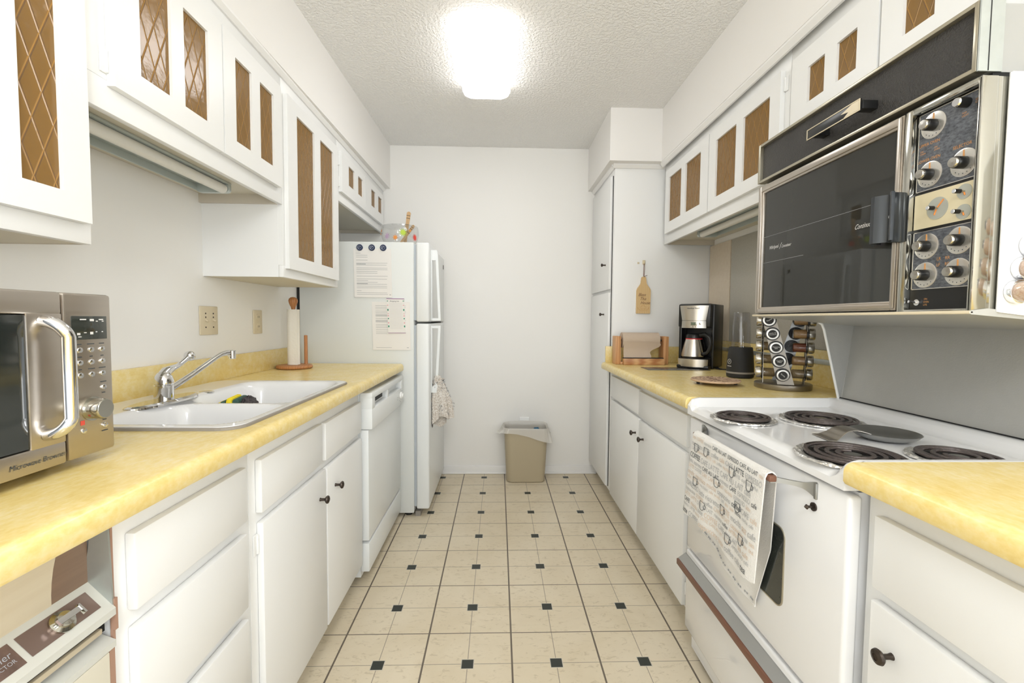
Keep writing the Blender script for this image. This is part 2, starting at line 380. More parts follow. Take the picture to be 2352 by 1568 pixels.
    def sheet(s, fn, nu, nv, t=0.0, smooth=True):
        P = [[Vector(fn(i/nu, j/nv)) for j in range(nv+1)] for i in range(nu+1)]; vs = [p for r in P for p in r]; W = nv+1
        q = [(i*W+j, i*W+j+1, (i+1)*W+j+1, (i+1)*W+j) for i in range(nu) for j in range(nv)]
        if t:
            nr = []
            for i in range(nu+1):
                for j in range(nv+1):
                    a = P[min(i+1, nu)][j]-P[max(i-1, 0)][j]; b_ = P[i][min(j+1, nv)]-P[i][max(j-1, 0)]; c = a.cross(b_)
                    nr.append(c.normalized() if c.length > 1e-12 else Vector((0, 0, 1)))
            K = len(vs); vs2 = [v - n*t for v, n in zip(vs, nr)]
            q2 = [tuple(K+i for i in f)[::-1] for f in q]; e = []
            for i in range(nu): e += [(i*W, (i+1)*W, K+(i+1)*W, K+i*W), (i*W+nv, K+i*W+nv, K+(i+1)*W+nv, (i+1)*W+nv)]
            for j in range(nv): e += [(j, K+j, K+j+1, j+1), (nu*W+j, nu*W+j+1, K+nu*W+j+1, K+nu*W+j)]
            return s.add(vs+vs2, q+q2+e, smooth)
        return s.add(vs, q, smooth)
    def text(s, txt, o, r, u, size, align='L', shear=0.0, fn=None, squeeze=1.0):
        vs, fs, w = glyphs(txt); o = Vector(o); r = Vector(r).normalized(); u = Vector(u).normalized()
        off = {'L': 0, 'C': w/2, 'R': w}[align]
        if fn: pts = [fn((p[0]-off)*size*squeeze + p[1]*size*shear, p[1]*size) for p in vs]
        else: pts = [o + r*((p[0]-off)*size*squeeze + p[1]*size*shear) + u*(p[1]*size) for p in vs]
        return s.add(pts, fs)
_G = {}
def glyphs(t):
    if t in _G: return _G[t]
    c = bpy.data.curves.new('t', 'FONT'); c.body = t; c.resolution_u = 3; o = bpy.data.objects.new('t', c); COL.objects.link(o)
    bpy.context.view_layer.update(); dg = bpy.context.evaluated_depsgraph_get(); me = o.evaluated_get(dg).to_mesh()
    vs = [tuple(v.co) for v in me.vertices]; fs = [tuple(p.vertices) for p in me.polygons]; w = max([v[0] for v in vs] or [0])
    o.evaluated_get(dg).to_mesh_clear(); bpy.data.objects.remove(o); bpy.data.curves.remove(c)
    _G[t] = (vs, fs, w); return _G[t]

ORG = {}
def obj(name, b, mats, parent=None):
    """link builder b as one mesh; a child keeps the origin of its top-level thing"""
    o0 = ORG.get(parent.name, Vector((0, 0, 0))) if parent else None
    top = parent is None
    if top:
        lo = Vector((min(v.x for v in b.v), min(v.y for v in b.v), min(v.z for v in b.v))); hi = Vector((max(v.x for v in b.v), max(v.y for v in b.v), max(v.z for v in b.v)))
        o0 = Vector(((lo.x+hi.x)/2, (lo.y+hi.y)/2, lo.z))
    me = bpy.data.meshes.new(name); me.from_pydata([v - o0 for v in b.v], [], b.f)
    for mm in (mats if isinstance(mats, (list, tuple)) else [mats]): me.materials.append(MT[mm])
    me.polygons.foreach_set('material_index', b.m); me.polygons.foreach_set('use_smooth', b.s)
    me.update()
    if any(b.s):
        try: me.set_sharp_from_angle(angle=math.radians(38))
        except Exception: pass
    o = bpy.data.objects.new(name, me); COL.objects.link(o)
    if top: o.location = o0
    else: o.parent = parent
    ORG[o.name] = o0
    return o
def tag(o, label, cat, group=None):
    o['label'] = label; o['category'] = cat
    if group: o['group'] = group
    return o
def thing(name, label, cat, loc, group=None):
    o = bpy.data.objects.new(name, None); o.empty_display_size = .05; COL.objects.link(o); o.location = loc; ORG[o.name] = Vector(loc)
    return tag(o, label, cat, group)
def struct(name, b, mats, parent=None):
    o = obj(name, b, mats, parent); o['kind'] = 'structure'; return o
def X_(*a): return B().box(*a)

# ================================================================== the room
YB, CZ, XL, XR, YE = 3.416, 2.445, -1.165, 1.33, -1.7
struct('floor', X_(XL-.1, XR+.1, YE, YB+.1, -.05, 0), 'floor_vinyl')
struct('ceiling', X_(XL-.1, XR+.1, YE, YB+.1, CZ, CZ+.05), 'ceiling_texture')
struct('wall_left', X_(XL-.1, XL, YE, YB+.1, 0, CZ), 'wall_paint')
struct('wall_right', X_(XR, XR+.1, YE, YB+.1, 0, CZ), 'wall_paint')
struct('wall_back', X_(XL, XR, YB, YB+.1, 0, CZ), 'wall_paint')
b = B(); b.box(-.45, .76, YB-.012, YB, 0, .062, .003); b.box(-.45, .76, YB-.022, YB, 0, .016, .005)
struct('baseboard_back', b, 'trim_paint')
# soffits over the cabinets
b = B(); xs = lambda y: -.802 - .018*(YB-y)
b.add([(XL, YE, 2.13), (xs(YE), YE, 2.13), (xs(YE), YE, CZ), (XL, YE, CZ), (XL, YB, 2.13), (xs(YB), YB, 2.13), (xs(YB), YB, CZ), (XL, YB, CZ)],
      [(0, 1, 2, 3), (7, 6, 5, 4), (0, 4, 5, 1), (1, 5, 6, 2), (2, 6, 7, 3), (0, 3, 7, 4)])
struct('trim_1', b, 'soffit_paint')
b = B(); b.prism([(0.978, YE), (XR, YE), (XR, YB), (.664, YB), (.664, 2.75), (.978, 2.75)], (0, 0, 2.135), (1, 0, 0), (0, 1, 0), (0, 0, CZ-2.135))
struct('trim_2', b, 'soffit_paint')
# small cove moulding where cabinets meet the soffits
b = B()
b.prism([(0, 0), (.022, 0), (.022, -.008), (.008, -.024), (0, -.024)], (.978+.024, YE, 2.135), (-1, 0, 0), (0, 0, 1), (0, 2.78-YE, 0))
b.prism([(0, 0), (.022, 0), (.022, -.008), (.008, -.024), (0, -.024)], (.70, 2.82, 2.135), (0, -1, 0), (0, 0, 1), (.33, 0, 0))
b.prism([(0, 0), (.022, 0), (.022, -.008), (.008, -.024), (0, -.024)], (.715, 2.82, 2.135), (-1, 0, 0), (0, 0, 1), (0, YB-2.82, 0))
struct('trim_3', b, 'trim_paint')
b = B(); b.prism([(0, 0), (.018, 0), (.018, -.008), (.006, -.02), (0, -.02)], (-.853, YE, 2.13), (1, 0, 0), (0, 0, 1), (0, YB-YE, 0))
struct('trim_4', b, 'trim_paint')

# ------------------------------------------------------------------ ceiling light
t = thing('ceiling_light', 'lit white rectangular ceiling light with rounded corners, overhead', 'ceiling light', (-.07, 2.26, 2.445))
def rrect(cx, cy, hx, hy, r, n=6):
    P = []
    for (sx, sy, a0) in ((1, 1, 0), (-1, 1, PI/2), (-1, -1, PI), (1, -1, 1.5*PI)):
        for i in range(n+1):
            a = a0 + PI/2*i/n; P.append((cx + sx*(hx-r) + r*math.cos(a), cy + sy*(hy-r) + r*math.sin(a)))
    return P
b = B(); n = None; rings = []
for (ins, z) in ((0, 2.43), (0, 2.405), (.008, 2.388), (.022, 2.378), (.05, 2.374)):
    rings.append([(x, y, z) for x, y in rrect(-.072, 2.265, .128-ins, .298-ins, max(.05-ins*.6, .01))])
K = len(rings[0]); vs = [p for r in rings for p in r]; fs = [(j*K+i, (j+1)*K+i, (j+1)*K+(i+1) % K, j*K+(i+1) % K) for j in range(len(rings)-1) for i in range(K)]
fs.append([(len(rings)-1)*K+i for i in range(K)][::-1]); b.add(vs, fs, True)
for i in range(K): b.m[i] = 1
obj('diffuser', b, ['lamp_diffuser', 'lamp_side'], t)
b = B(); b.prism(rrect(-.072, 2.29, .118, .292, .045), (0, 0, 2.43), (1, 0, 0), (0, 1, 0), (0, 0, .0145))
obj('base_plate', b, 'lamp_tan', t)

# ================================================================== wall cabinets
def hinge(parent, x, y, z, sgn, label=None):
    b = B(); b.box(x, x+sgn*.003, y-.014, y+.002, z-.026, z+.026, .001); b.cyl((x+sgn*.004, y, z-.024), (x+sgn*.004, y, z+.024), .0035, seg=10)
    b.box(x-sgn*.001, x+sgn*.005, y-.003, y+.010, z-.018, z+.018, .001)
    return obj('hinge', b, 'cabinet_white', parent)
def wall_cabinet(label, sgn, xb, xf, y0, y1, z0, z1, doors, under=0.0, side_drop=0.0):
    """sgn=+1: faces +X (left wall). xf: plane of the face frame; doors stand .018 proud. doors: (ya, yb, za, zb, [panes], hinge_y)"""
    t = thing('wall_cabinet', label, 'cabinet', ((xb+xf)/2, (y0+y1)/2, z0), 'wall cabinets with amber glass doors')
    T = .016; xi = xf - sgn*.018
    b = B()
    b.box(xb, xb+sgn*.006, y0, y1, z0+under, z1)
    for y in (y0, y1-T): b.box(xb, xi, y, y+T, z0, z1)
    b.box(xb, xi, y0+T, y1-T, z1-T, z1)
    za, zb = doors[0][2]+.012, doors[0][3]-.012
    fr = B(); fr.box(xi, xf, y0, y1, z0, za, .0015); fr.box(xi, xf, y0, y1, zb, z1, .0015)
    ys = [y0] + [v for d in doors for v in (d[0]+.014, d[1]-.014)] + [y1]
    for i in range(0, len(ys), 2): fr.box(xi, xf, ys[i], ys[i+1], za, zb)
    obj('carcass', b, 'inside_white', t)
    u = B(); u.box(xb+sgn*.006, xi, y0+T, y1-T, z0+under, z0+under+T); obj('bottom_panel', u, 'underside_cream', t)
    for y in (y0-.001, y1+.0): obj('side_panel', X_(xb, xi, y, y+.001, z0, z1), 'cabinet_white', t)
    obj('face_frame', fr, 'cabinet_white', t)
    if zb-za > .2:
        for k in range(1 if zb-za < .45 else 2):
            zz = za + (zb-za)*((k+1)/(2 if zb-za < .45 else 3))
            obj('shelf', X_(xb+sgn*.008, xi-sgn*.02, y0+T, y1-T, zz, zz+.016), 'inside_white', t)
    for (ya, yb, a, c, panes, hy) in doors:
        d = B(); xo = xf + sgn*.018; x1 = xf + sgn*.0006
        pa, pb = panes[0][2], panes[0][3]
        d.box(x1, xo, ya, yb, a, pa); d.box(x1, xo, ya, yb, pb, c)
        e2 = [ya] + [v for p in sorted(panes) for v in (p[0], p[1])] + [yb]
        for i in range(0, len(e2), 2): d.box(x1, xo, e2[i], e2[i+1], pa, pb)
        dr = obj('door', d, 'cabinet_white', t)
        for p in panes: obj('glass_pane', X_(xf+sgn*.006, xf+sgn*.010, p[0], p[1], p[2], p[3]), 'amber_glass', dr)
        if hy is not None:
            hinge(dr, xf+sgn*.0005, hy, a+.05, sgn); hinge(dr, xf+sgn*.0005, hy, c-.05, sgn)
    return t
LF = -.853
wall_cabinet('near left wall cabinet hanging over the microwave, bright amber pane', 1, XL, LF, .45, .985, 1.325, 2.13,
             [(.52, .968, 1.365, 2.055, [(.585, .70, 1.417, 1.995), (.832, .909, 1.417, 1.995)], None)])
wall_cabinet('two-door wall cabinet over the sink, tube light under it', 1, XL, LF, .987, 1.833, 1.62, 2.13,
             [(1.035, 1.428, 1.675, 2.055, [(1.11, 1.213, 1.735, 1.99), (1.26, 1.362, 1.735, 1.99)], 1.031),
              (1.434, 1.798, 1.675, 2.055, [(1.497, 1.592, 1.735, 1.995), (1.645, 1.742, 1.735, 1.995)], None)], under=.035)
wall_cabinet('tall narrow wall cabinet between sink and fridge, two long amber panes', 1, XL, LF, 1.835, 2.445, 1.337, 2.13,
             [(1.85, 2.415, 1.372, 2.055, [(1.935, 2.112, 1.427, 2.005), (2.182, 2.348, 1.427, 2.005)], None)])
wall_cabinet('short wall cabinet above the fridge with four small square panes', 1, XL, LF, 2.447, 3.405, 1.80, 2.13,
             [(2.472, 2.905, 1.848, 2.06, [(2.585, 2.687, 1.912, 2.018), (2.755, 2.850, 1.912, 2.018)], 2.468),
              (2.912, 3.345, 1.848, 2.06, [(3.035, 3.136, 1.915, 2.022), (3.205, 3.307, 1.915, 2.022)], None)], under=.02)
RF = 1.021
wall_cabinet('right wall cabinet above the coffee maker, brown panes, light tube beneath', -1, XR, RF, 1.602, 2.795, 1.645, 2.135,
             [(1.632, 2.178, 1.70, 2.07, [(1.695, 1.877, 1.752, 2.012), (1.933, 2.11, 1.752, 2.012)], 1.626),
              (2.186, 2.745, 1.70, 2.07, [(2.27, 2.452, 1.76, 2.02), (2.51, 2.688, 1.76, 2.02)], None)], under=.03)
wall_cabinet('right wall cabinet above the black range hood, short amber panes', -1, XR, RF, .835, 1.60, 1.80, 2.135,
             [(.865, 1.203, 1.85, 2.07, [(.915, .995, 1.89, 2.005), (1.053, 1.137, 1.89, 2.005)], None),
              (1.212, 1.568, 1.85, 2.07, [(1.284, 1.361, 1.892, 2.005), (1.411, 1.487, 1.892, 2.005)], None)])

def tube_light(label, x0, x1, y0, y1, z, xt):
    t = thing('tube_light', label, 'light', ((x0+x1)/2, (y0+y1)/2, z), 'unlit fluorescent tubes under the cabinets')
    b = B(); b.box(x0, x1, y0, y1, z-.008, z, .002); b.box(x0, x0+.003, y0, y1, z-.03, z, .001) if x0 < 0 else b.box(x1-.003, x1, y0, y1, z-.03, z, .001)
    for y in (y0, y1-.02): b.prism(rrect((x0+x1)/2, z-.018, (x1-x0)/2, .018, .012, 4), (0, y, 0), (1, 0, 0), (0, 0, 1), (0, .018, 0))
    obj('housing', b, 'fixture_grey', t)
    obj('tube', B().cyl((xt, y0+.02, z-.0245), (xt, y1-.022, z-.0245), .0165, seg=20, bev=.003), 'tube_white', t)
tube_light('unlit fluorescent tube light under the sink cabinet', -1.075, -.962, .995, 1.685, 1.655, -.979)
tube_light('unlit fluorescent tube light under the right wall cabinet', 1.095, 1.205, 1.66, 2.50, 1.675, 1.115)

# ================================================================== base cabinets
def knob(parent, x, y, z, sgn, r=.0135, name='knob'):
    b = B(); b.lathe([(.006, 0), (.0045, .006), (.0045, .016), (r*.8, .020), (r, .024), (r*.9, .028), (r*.45, .0305), (r*.42, .029), (0, .029)], (x, y, z), (sgn, 0, 0), 20)
    return obj(name, b, 'knob_bronze', parent)
def base_cabinet(label, sgn, xb, xf, y0, y1, fronts, toe=.09, top=.872, toe_in=.06):
    t = thing('base_cabinet', label, 'cabinet', ((xb+xf)/2, (y0+y1)/2, 0), 'white base cabinets')
    b = B(); b.box(xf-sgn*.018, xf, y0, y1, toe, top, .001); b.box(xb, xf-sgn*.018, y0, y0+.016, toe, top); b.box(xb, xf-sgn*.018, y1-.016, y1, toe, top)
    b.box(xb, xb+sgn*.006, y0+.016, y1-.016, toe, top); b.box(xb, xf-sgn*.018, y0+.016, y1-.016, toe, toe+.016); b.box(xf-sgn*(toe_in+.016), xf-sgn*toe_in, y0, y1, 0, toe)
    obj('carcass', b, 'cabinet_white', t)
    for f in fronts:
        kind, ya, yb, za, zb = f[:5]
        d = obj(kind, X_(xf+sgn*.0005, xf+sgn*.018, ya, yb, za, zb, .0035), 'cabinet_white', t)
        for k in f[5:]:
            if k[0] == 'k': knob(d, xf+sgn*.018, k[1], k[2], sgn)
            else: hinge(d, xf+sgn*.001, k[1], k[2], sgn)
    return t
LB = -.603
base_cabinet('white drawer cabinet beside the trash compactor', 1, XL+.002, LB, .706, 1.098,
             [('drawer', .735, 1.063, .697, .826), ('drawer', .735, 1.061, .49, .668), ('drawer', .735, 1.061, .29, .462), ('drawer', .735, 1.061, .11, .262)])
base_cabinet('white sink cabinet with two doors, under the sink', 1, XL+.002, LB, 1.10, 1.958,
             [('false_front', 1.127, 1.519, .688, .823), ('false_front', 1.547, 1.949, .688, .818),
              ('door', 1.130, 1.545, .10, .662, ('k', 1.49, .576), ('h', 1.126, .61), ('h', 1.126, .19)),
              ('door', 1.556, 1.952, .10, .660, ('k', 1.63, .574))])
RB = .718
base_cabinet('white two-door base cabinet between range and pantry', -1, XR-.002, RB, 1.545, 2.80,
             [('false_front', 1.64, 2.214, .707, .828), ('false_front', 2.218, 2.765, .707, .836),
              ('door', 1.645, 2.205, .10, .684, ('k', 2.129, .606), ('h', 1.64, .60), ('h', 1.64, .17)),
              ('door', 2.209, 2.755, .10, .688, ('k', 2.25, .609))])
base_cabinet('white base cabinet in the near right corner under the counter', -1, XR-.002, .702, -.62, .816,
             [('drawer', .22, .785, .695, .828), ('door', .22, .785, .10, .672, ('k', .735, .600)),
              ('drawer', -.40, .19, .695, .828), ('door', -.40, .19, .10, .672)])

# pantry
t = thing('pantry_cabinet', 'tall white pantry cabinet in the far right corner', 'cabinet', (1.02, 3.11, 0))
b = B(); b.box(.715, XR-.002, 2.82, YB-.002, .09, 2.133, .0015); b.box(.775, XR-.002, 2.82, YB-.002, 0, .09)
obj('carcass', b, 'cabinet_white', t)
for (za, zb, ky, kz) in ((1.372, 2.075, 2.953, 1.534), (.11, 1.352, 2.977, 1.214)):
    d = obj('door', X_(.697, .7145, 2.858, 3.385, za, zb, .003), 'cabinet_white', t); knob(d, .697, ky, kz, -1, .011)
obj('door_gap', X_(.712, .7151, 2.849, 2.856, .11, 2.075), 'dark_gap', t)

# ================================================================== countertops
def counter(name, label, sgn, xw, xf, y0, y1, hole=None, splash=.098, end_splash=None):
    """nose profile along the aisle edge, flat slab behind; hole=(x0,x1,ya,yb)"""
    t = thing(name, label, 'countertop', ((xw+xf)/2, (y0+y1)/2, .873))
    b = B(); zt, zb, r = .914, .873, .018
    prof = [(0.06, zb), (0.004, zb), (0, zb+.006)] + [(r - r*math.cos(a), zt - r + r*math.sin(a)) for a in [PI/2*i/6 for i in range(7)]] + [(.06, zt)]
    prof = [(p[0], p[1]) for p in prof]
    n = len(prof); vs = [(xf - sgn*p[0], y, p[1]) for y in (y0, y1) for p in prof]
    b.add(vs, [(i, i+1, n+i+1, n+i) for i in range(n-1)] + [(n-1, 0, n, 2*n-1)], True)
    b.add([(xf - sgn*p[0], y0, p[1]) for p in prof] + [(xf - sgn*p[0], y1, p[1]) for p in prof], [list(range(n)), [n+i for i in range(n)][::-1]])
    xs_ = xf - sgn*.06
    if hole:
        hx0, hx1, ya, yb = hole
        for q in ((xw, xs_, y0, ya), (xw, xs_, yb, y1)): b.box(q[0], q[1], q[2], q[3], zb, zt)
        a0, a1 = sorted((xw, xs_)); b.box(a0, hx0, ya, yb, zb, zt); b.box(hx1, a1, ya, yb, zb, zt)
    else: b.box(xw, xs_, y0, y1, zb, zt)
    obj('worktop', b, 'yellow_laminate', t)
    if splash: obj('backsplash', X_(xw, xw+sgn*.018, y0, y1, zt, zt+splash, .002), 'yellow_laminate', t)
    return t
SX0, SX1, SY0, SY1 = -1.118, -.600, 1.052, 1.85
counter('countertop', 'long yellow laminate countertop with the white sink set into it', 1, XL+.001, -.55, -.62, 2.645, (SX0+.02, SX1-.02, SY0+.02, SY1-.02))
t = counter('countertop', 'yellow laminate countertop between pantry and range, coffee maker on it', -1, XR-.001, .65, 1.537, 2.817, splash=0)
obj('backsplash', X_(.672, XR-.02, 2.799, 2.817, .914, 1.014, .002), 'yellow_laminate', t)
obj('backsplash', X_(XR-.019, XR-.001, 1.53, 2.817, .914, 1.062, .002), 'yellow_laminate', t)
obj('metal_strip', X_(XR-.024, XR-.019, 1.54, 2.795, 1.005, 1.026, .001), 'galvanized', t)
counter('countertop', 'yellow laminate countertop in the near right corner', -1, XR-.001, .65, -.62, .8185, splash=.098)
# wall panels behind the right counter
tag(obj('wall_panel', X_(XR-.006, XR, .30, 2.56, 1.064, 1.64), 'grey_wall_panel'), 'grey speckled wall panel behind blender and spice rack', 'wall panel')
tag(obj('wall_panel', X_(XR-.010, XR, 2.563, 2.815, 1.064, 1.64), 'beige_panel'), 'narrow beige wall panel in the corner behind the coffee maker', 'wall panel')
obj_ = None

# ------------------------------------------------------------------ sink
t = thing('sink', 'white double-bowl sink with a grey rim set in the left counter', 'sink', (-.86, 1.45, .72))
def sd(x, y, x0, x1, y0, y1, r):
    cx, cy, hx, hy = (x0+x1)/2, (y0+y1)/2, (x1-x0)/2-r, (y1-y0)/2-r
    qx, qy = abs(x-cx)-hx, abs(y-cy)-hy
    return math.hypot(max(qx, 0), max(qy, 0)) + min(max(qx, qy), 0) - r
def sm(a, b_, x):
    q = min(max((x-a)/(b_-a), 0), 1); return q*q*(3-2*q)
def sink_z(x, y):
    z = .919
    z -= .012*sm(.004, -.02, sd(x, y, -.985, -.622, 1.08, 1.822, .07))
    for (ya, yb) in ((1.095, 1.392), (1.425, 1.805)):
        d = sd(x, y, -.970, -.632, ya, yb, .07)
        z -= .120*sm(.008, -.038, d) + .008*sm(-.03, -.14, d)
    return z
NX, NY = 90, 130
def basin_pt(u, v):              # grid squeezed into the rounded outline
    x, y = SX0 + (SX1-SX0)*v, SY0 + (SY1-SY0)*u
    for _ in range(3):
        d = sd(x, y, SX0, SX1, SY0, SY1, .05)
        if d <= -.0025: break
        e = 1e-4; gx = (sd(x+e, y, SX0, SX1, SY0, SY1, .05)-d)/e; gy = (sd(x, y+e, SX0, SX1, SY0, SY1, .05)-d)/e; L = math.hypot(gx, gy) or 1
        x -= gx/L*(d+.003); y -= gy/L*(d+.003)
    return (x, y, sink_z(x, y))
b = B(); b.sheet(basin_pt, NY, NX, .004)
obj('basin', b, 'enamel_white', t)
outer = rrect((SX0+SX1)/2, (SY0+SY1)/2, (SX1-SX0)/2+.002, (SY1-SY0)/2+.002, .052); inner = rrect((SX0+SX1)/2, (SY0+SY1)/2, (SX1-SX0)/2-.0055, (SY1-SY0)/2-.0055, .0445)
K = len(outer); b = B()
vs = [(*p, .9142) for p in outer] + [(*p, .9200) for p in outer] + [(*p, .9218) for p in inner] + [(*p, .915) for p in inner]
b.add(vs, [(j*K+i, j*K+(i+1) % K, (j+1)*K+(i+1) % K, (j+1)*K+i) for j in range(3) for i in range(K)])
obj('rim', b, 'caulk_grey', t)
for cy in (1.24, 1.61):
    obj('drain', B().lathe([(.042, 0), (.045, .002), (.034, .003), (.03, -.002), (0, -.002)], (-.80, cy, .7925)), 'chrome', t)
obj('hole_cover', B().lathe([(.024, 0), (.024, .002), (.018, .004), (0, .0045)], (-.995, 1.566, .9195), (0, 0, 1)), 'chrome', t)

# ------------------------------------------------------------------ faucet
t = thing('faucet', 'chrome single-lever faucet with ball-ended lever behind the sink', 'faucet', (-1.01, 1.395, .92))
b = B(); K = 48
def plate_ring(hx, hy, z):
    P = []
    for i in range(K):
        a = 2*PI*i/K; ca_, sa_ = math.cos(a), math.sin(a)
        y = hy*math.copysign(abs(ca_)**.45, ca_); x = hx*math.copysign(abs(sa_)**.7, sa_)*(1-.40*abs(y/hy)**3); P.append((-.999+x, 1.378+y, z))
    return P
vs = plate_ring(.041, .139, .9195) + plate_ring(.040, .138, .925) + plate_ring(.030, .130, .9295)
b.add(vs, [(j*K+i, j*K+(i+1) % K, (j+1)*K+(i+1) % K, (j+1)*K+i) for j in range(2) for i in range(K)] + [[2*K+i for i in range(K)], list(range(K))[::-1]], False)
obj('base_plate', b, 'chrome', t)
fx, fy = -1.011, 1.395
obj('body', B().lathe([(.0255, .929), (.0255, .969), (.0235, .9705), (.0235, .9735), (.0258, .975), (.0255, .984), (.022, .996), (.016, 1.005), (.008, 1.010), (0, 1.011)], (fx, fy, 0), seg=40), 'chrome', t)
b = B(); b.tube([(fx, fy-.004, .996), (fx, fy+.012, 1.009), (fx, fy+.040, 1.0165), (fx, fy+.062, 1.021), (fx, fy+.085, 1.031), (fx, fy+.108, 1.043)], [.015, .0145, .0095, .0075, .0075, .0095], 16)
obj('lever', b, 'chrome', t)
obj('lever_ball', B().lathe([(.0165*math.sin(PI*i/12), -.0165*math.cos(PI*i/12)) for i in range(13)], (fx, fy+.118, 1.048), seg=28), 'chrome', t)
b = B(); b.tube([(fx+.006, fy+.014, .953), (-.9935, 1.4955, .988), (-.972, 1.53, 1.016), (-.955, 1.557, 1.038), (-.946, 1.574, 1.049), (-.938, 1.59, 1.0535), (-.928, 1.608, 1.053)], [.0095, .0085, .008, .0075, .0075, .008, .0095], 16)
b.cyl((-.9285, 1.607, 1.0605), (-.9285, 1.607, 1.031), .0125, .0115, 24, .0015)
obj('spout', b, 'chrome', t)
# sponge and scrubber in the far bowl
b = B(); b.mi = 0
t = thing('sponge', 'yellow and green scouring sponges leaning together in the sink', 'sponge', (-.88, 1.505, .793), 'sponges in the sink')
def slab(cx, cy, cz, lx, ly, lz, rz, rx, bev):
    q = B().box(-lx/2, lx/2, -ly/2, ly/2, -lz/2, lz/2, bev); M = Matrix.Translation((cx, cy, cz)) @ Matrix.Rotation(rz, 4, 'Z') @ Matrix.Rotation(rx, 4, 'X')
    q.v = [M @ v for v in q.v]; return q
SPX, SPY, SPZ = -.90, 1.56, .845
for (x_, w_, h_, mm, nm) in ((-.918, .018, .104, 'sponge_yellow', 'yellow_layer'), (-.899, .017, .113, 'sponge_green', 'green_layer'), (-.880, .019, .124, 'sponge_yellow', 'yellow_layer'), (-.860, .019, .121, 'sponge_green', 'green_layer')):
    q = slab(x_, 1.505, .794+h_/2, w_, .07, h_, .10, .05, .006)
    for v in q.v: v.x += (v.z-.85)*.25
    obj(nm, q, mm, t)
b = B().lathe([(.028*math.sin(PI*i/10), -.030*math.cos(PI*i/10)) for i in range(11)], (-.823, 1.51, .886), seg=24)
random.seed(3)
for v in b.v: v += Vector((random.uniform(-.004, .004), random.uniform(-.004, .004), random.uniform(-.004, .004)))
b.cyl((-.823, 1.51, .793), (-.823, 1.51, .87), .020, .024)
tag(obj('scrubber', b, 'scrub_dark'), 'dark wiry pot scrubber in the sink beside the sponges', 'scrubber')

# ------------------------------------------------------------------ switch and outlets
t = thing('light_switch', 'ivory double light switch plate on the wall behind the sink', 'light switch', (XL, 1.855, 1.105))
obj('plate', X_(XL+.0005, XL+.007, 1.800, 1.912, 1.105, 1.219, .003), 'outlet_ivory', t)
for y in (1.832, 1.88):
    obj('toggle', B().tube([(XL+.006, y, 1.165), (XL+.018, y, 1.158)], [.005, .0035], 8), 'outlet_ivory', t)
    for z in (1.135, 1.19, 1.175): obj('screw', B().cyl((XL+.007, y, z), (XL+.0085, y, z), .003, seg=10), 'knob_bronze', t)
t = thing('power_outlet', 'narrow ivory power outlet on the wall beside the paper towel holder', 'outlet', (XL, 2.225, 1.098))
obj('plate', X_(XL+.0005, XL+.007, 2.187, 2.264, 1.098, 1.211, .003), 'outlet_ivory', t)
for z in (1.132, 1.178):
    obj('receptacle', B().lathe([(.017, 0), (.017, .003), (0, .003)], (XL+.007, 2.225, z), (1, 0, 0), 20), 'outlet_ivory', t)
    b = B()
    for dy in (-.006, .006): b.box(XL+.0101, XL+.0106, 2.225+dy-.001, 2.225+dy+.001, z-.004, z+.005)
    obj('slot', b, 'dark_gap', t)
t = thing('power_outlet', 'white power outlet low on the back wall behind the trash can', 'outlet', (.205, YB, .32))
obj('plate', X_(.168, .239, YB-.007, YB-.0005, .32, .434, .002), 'plastic_white', t)
for z in (.354, .40):
    b = B(); b.box(.197, .199, YB-.0078, YB-.007, z-.004, z+.005); b.box(.209, .211, YB-.0078, YB-.007, z-.004, z+.005); obj('slot', b, 'dark_gap', t)

# ------------------------------------------------------------------ paper towel holder (left counter)
hx, hy = -1.055, 2.37
t = thing('paper_towel_holder', 'round wooden upright paper towel holder on the left counter', 'paper towel holder', (hx, hy, .914))
obj('base', B().lathe([(.078, 0), (.086, .004), (.088, .010), (.084, .017), (.076, .019), (0, .019)], (hx+.003, hy, .9145), seg=40), 'wood_holder', t)
obj('post', B().cyl((hx, hy, .93), (hx, hy, 1.23), .009, seg=16), 'wood_holder', t)
obj('finial', B().lathe([(.010, 0), (.011, .008), (.016, .018), (.0205, .030), (.0225, .040), (.0205, .050), (.012, .058), (0, .060)], (hx, hy, 1.222), seg=24), 'wood_holder', t)
obj('side_post', B().cyl((hx+.045, hy+.04, .93), (hx+.045, hy+.04, 1.085), .0085, seg=16, bev=.002), 'wood_holder', t)
b = B(); b.lathe([(.010, 0), (.030, 0), (.030, .283), (.010, .283)], (hx, hy, .935), seg=30); b.box(hx+.004, hx+.031, hy-.031, hy-.027, .935, 1.218)
tag(obj('paper_towel_roll', b, 'paper_roll'), 'nearly used white paper towel roll standing on the wooden holder', 'paper towel roll')

# ------------------------------------------------------------------ microwave
t = thing('microwave', 'stainless steel microwave with chrome handle on the left counter', 'microwave', (-.92, .64, .914))
MX = -.722; MY0, MY1, MZ0, MZ1 = .365, .869, .930, 1.215
obj('housing', X_(-1.13, MX-.022, MY0, MY1, MZ0, MZ1, .006), 'stainless', t)
obj('control_panel', X_(MX-.02, MX, .7765, MY1, MZ0, MZ1, .005), 'stainless', t)
b = B(); b.box(MX-.02, MX, MY0, .773, MZ0, .968, .004); b.box(MX-.02, MX, MY0, .773, 1.178, MZ1, .004); b.box(MX-.02, MX, .716, .773, .966, 1.18, .002); b.box(MX-.02, MX, MY0, .41, .966, 1.18, .002)
d = obj('door', b, 'stainless', t)
obj('window', X_(MX-.018, MX-.003, .411, .7155, .969, 1.177), 'microwave_window', d)
b = B(); hz0, hz1, hyy = .985, 1.168, .745
pts = []
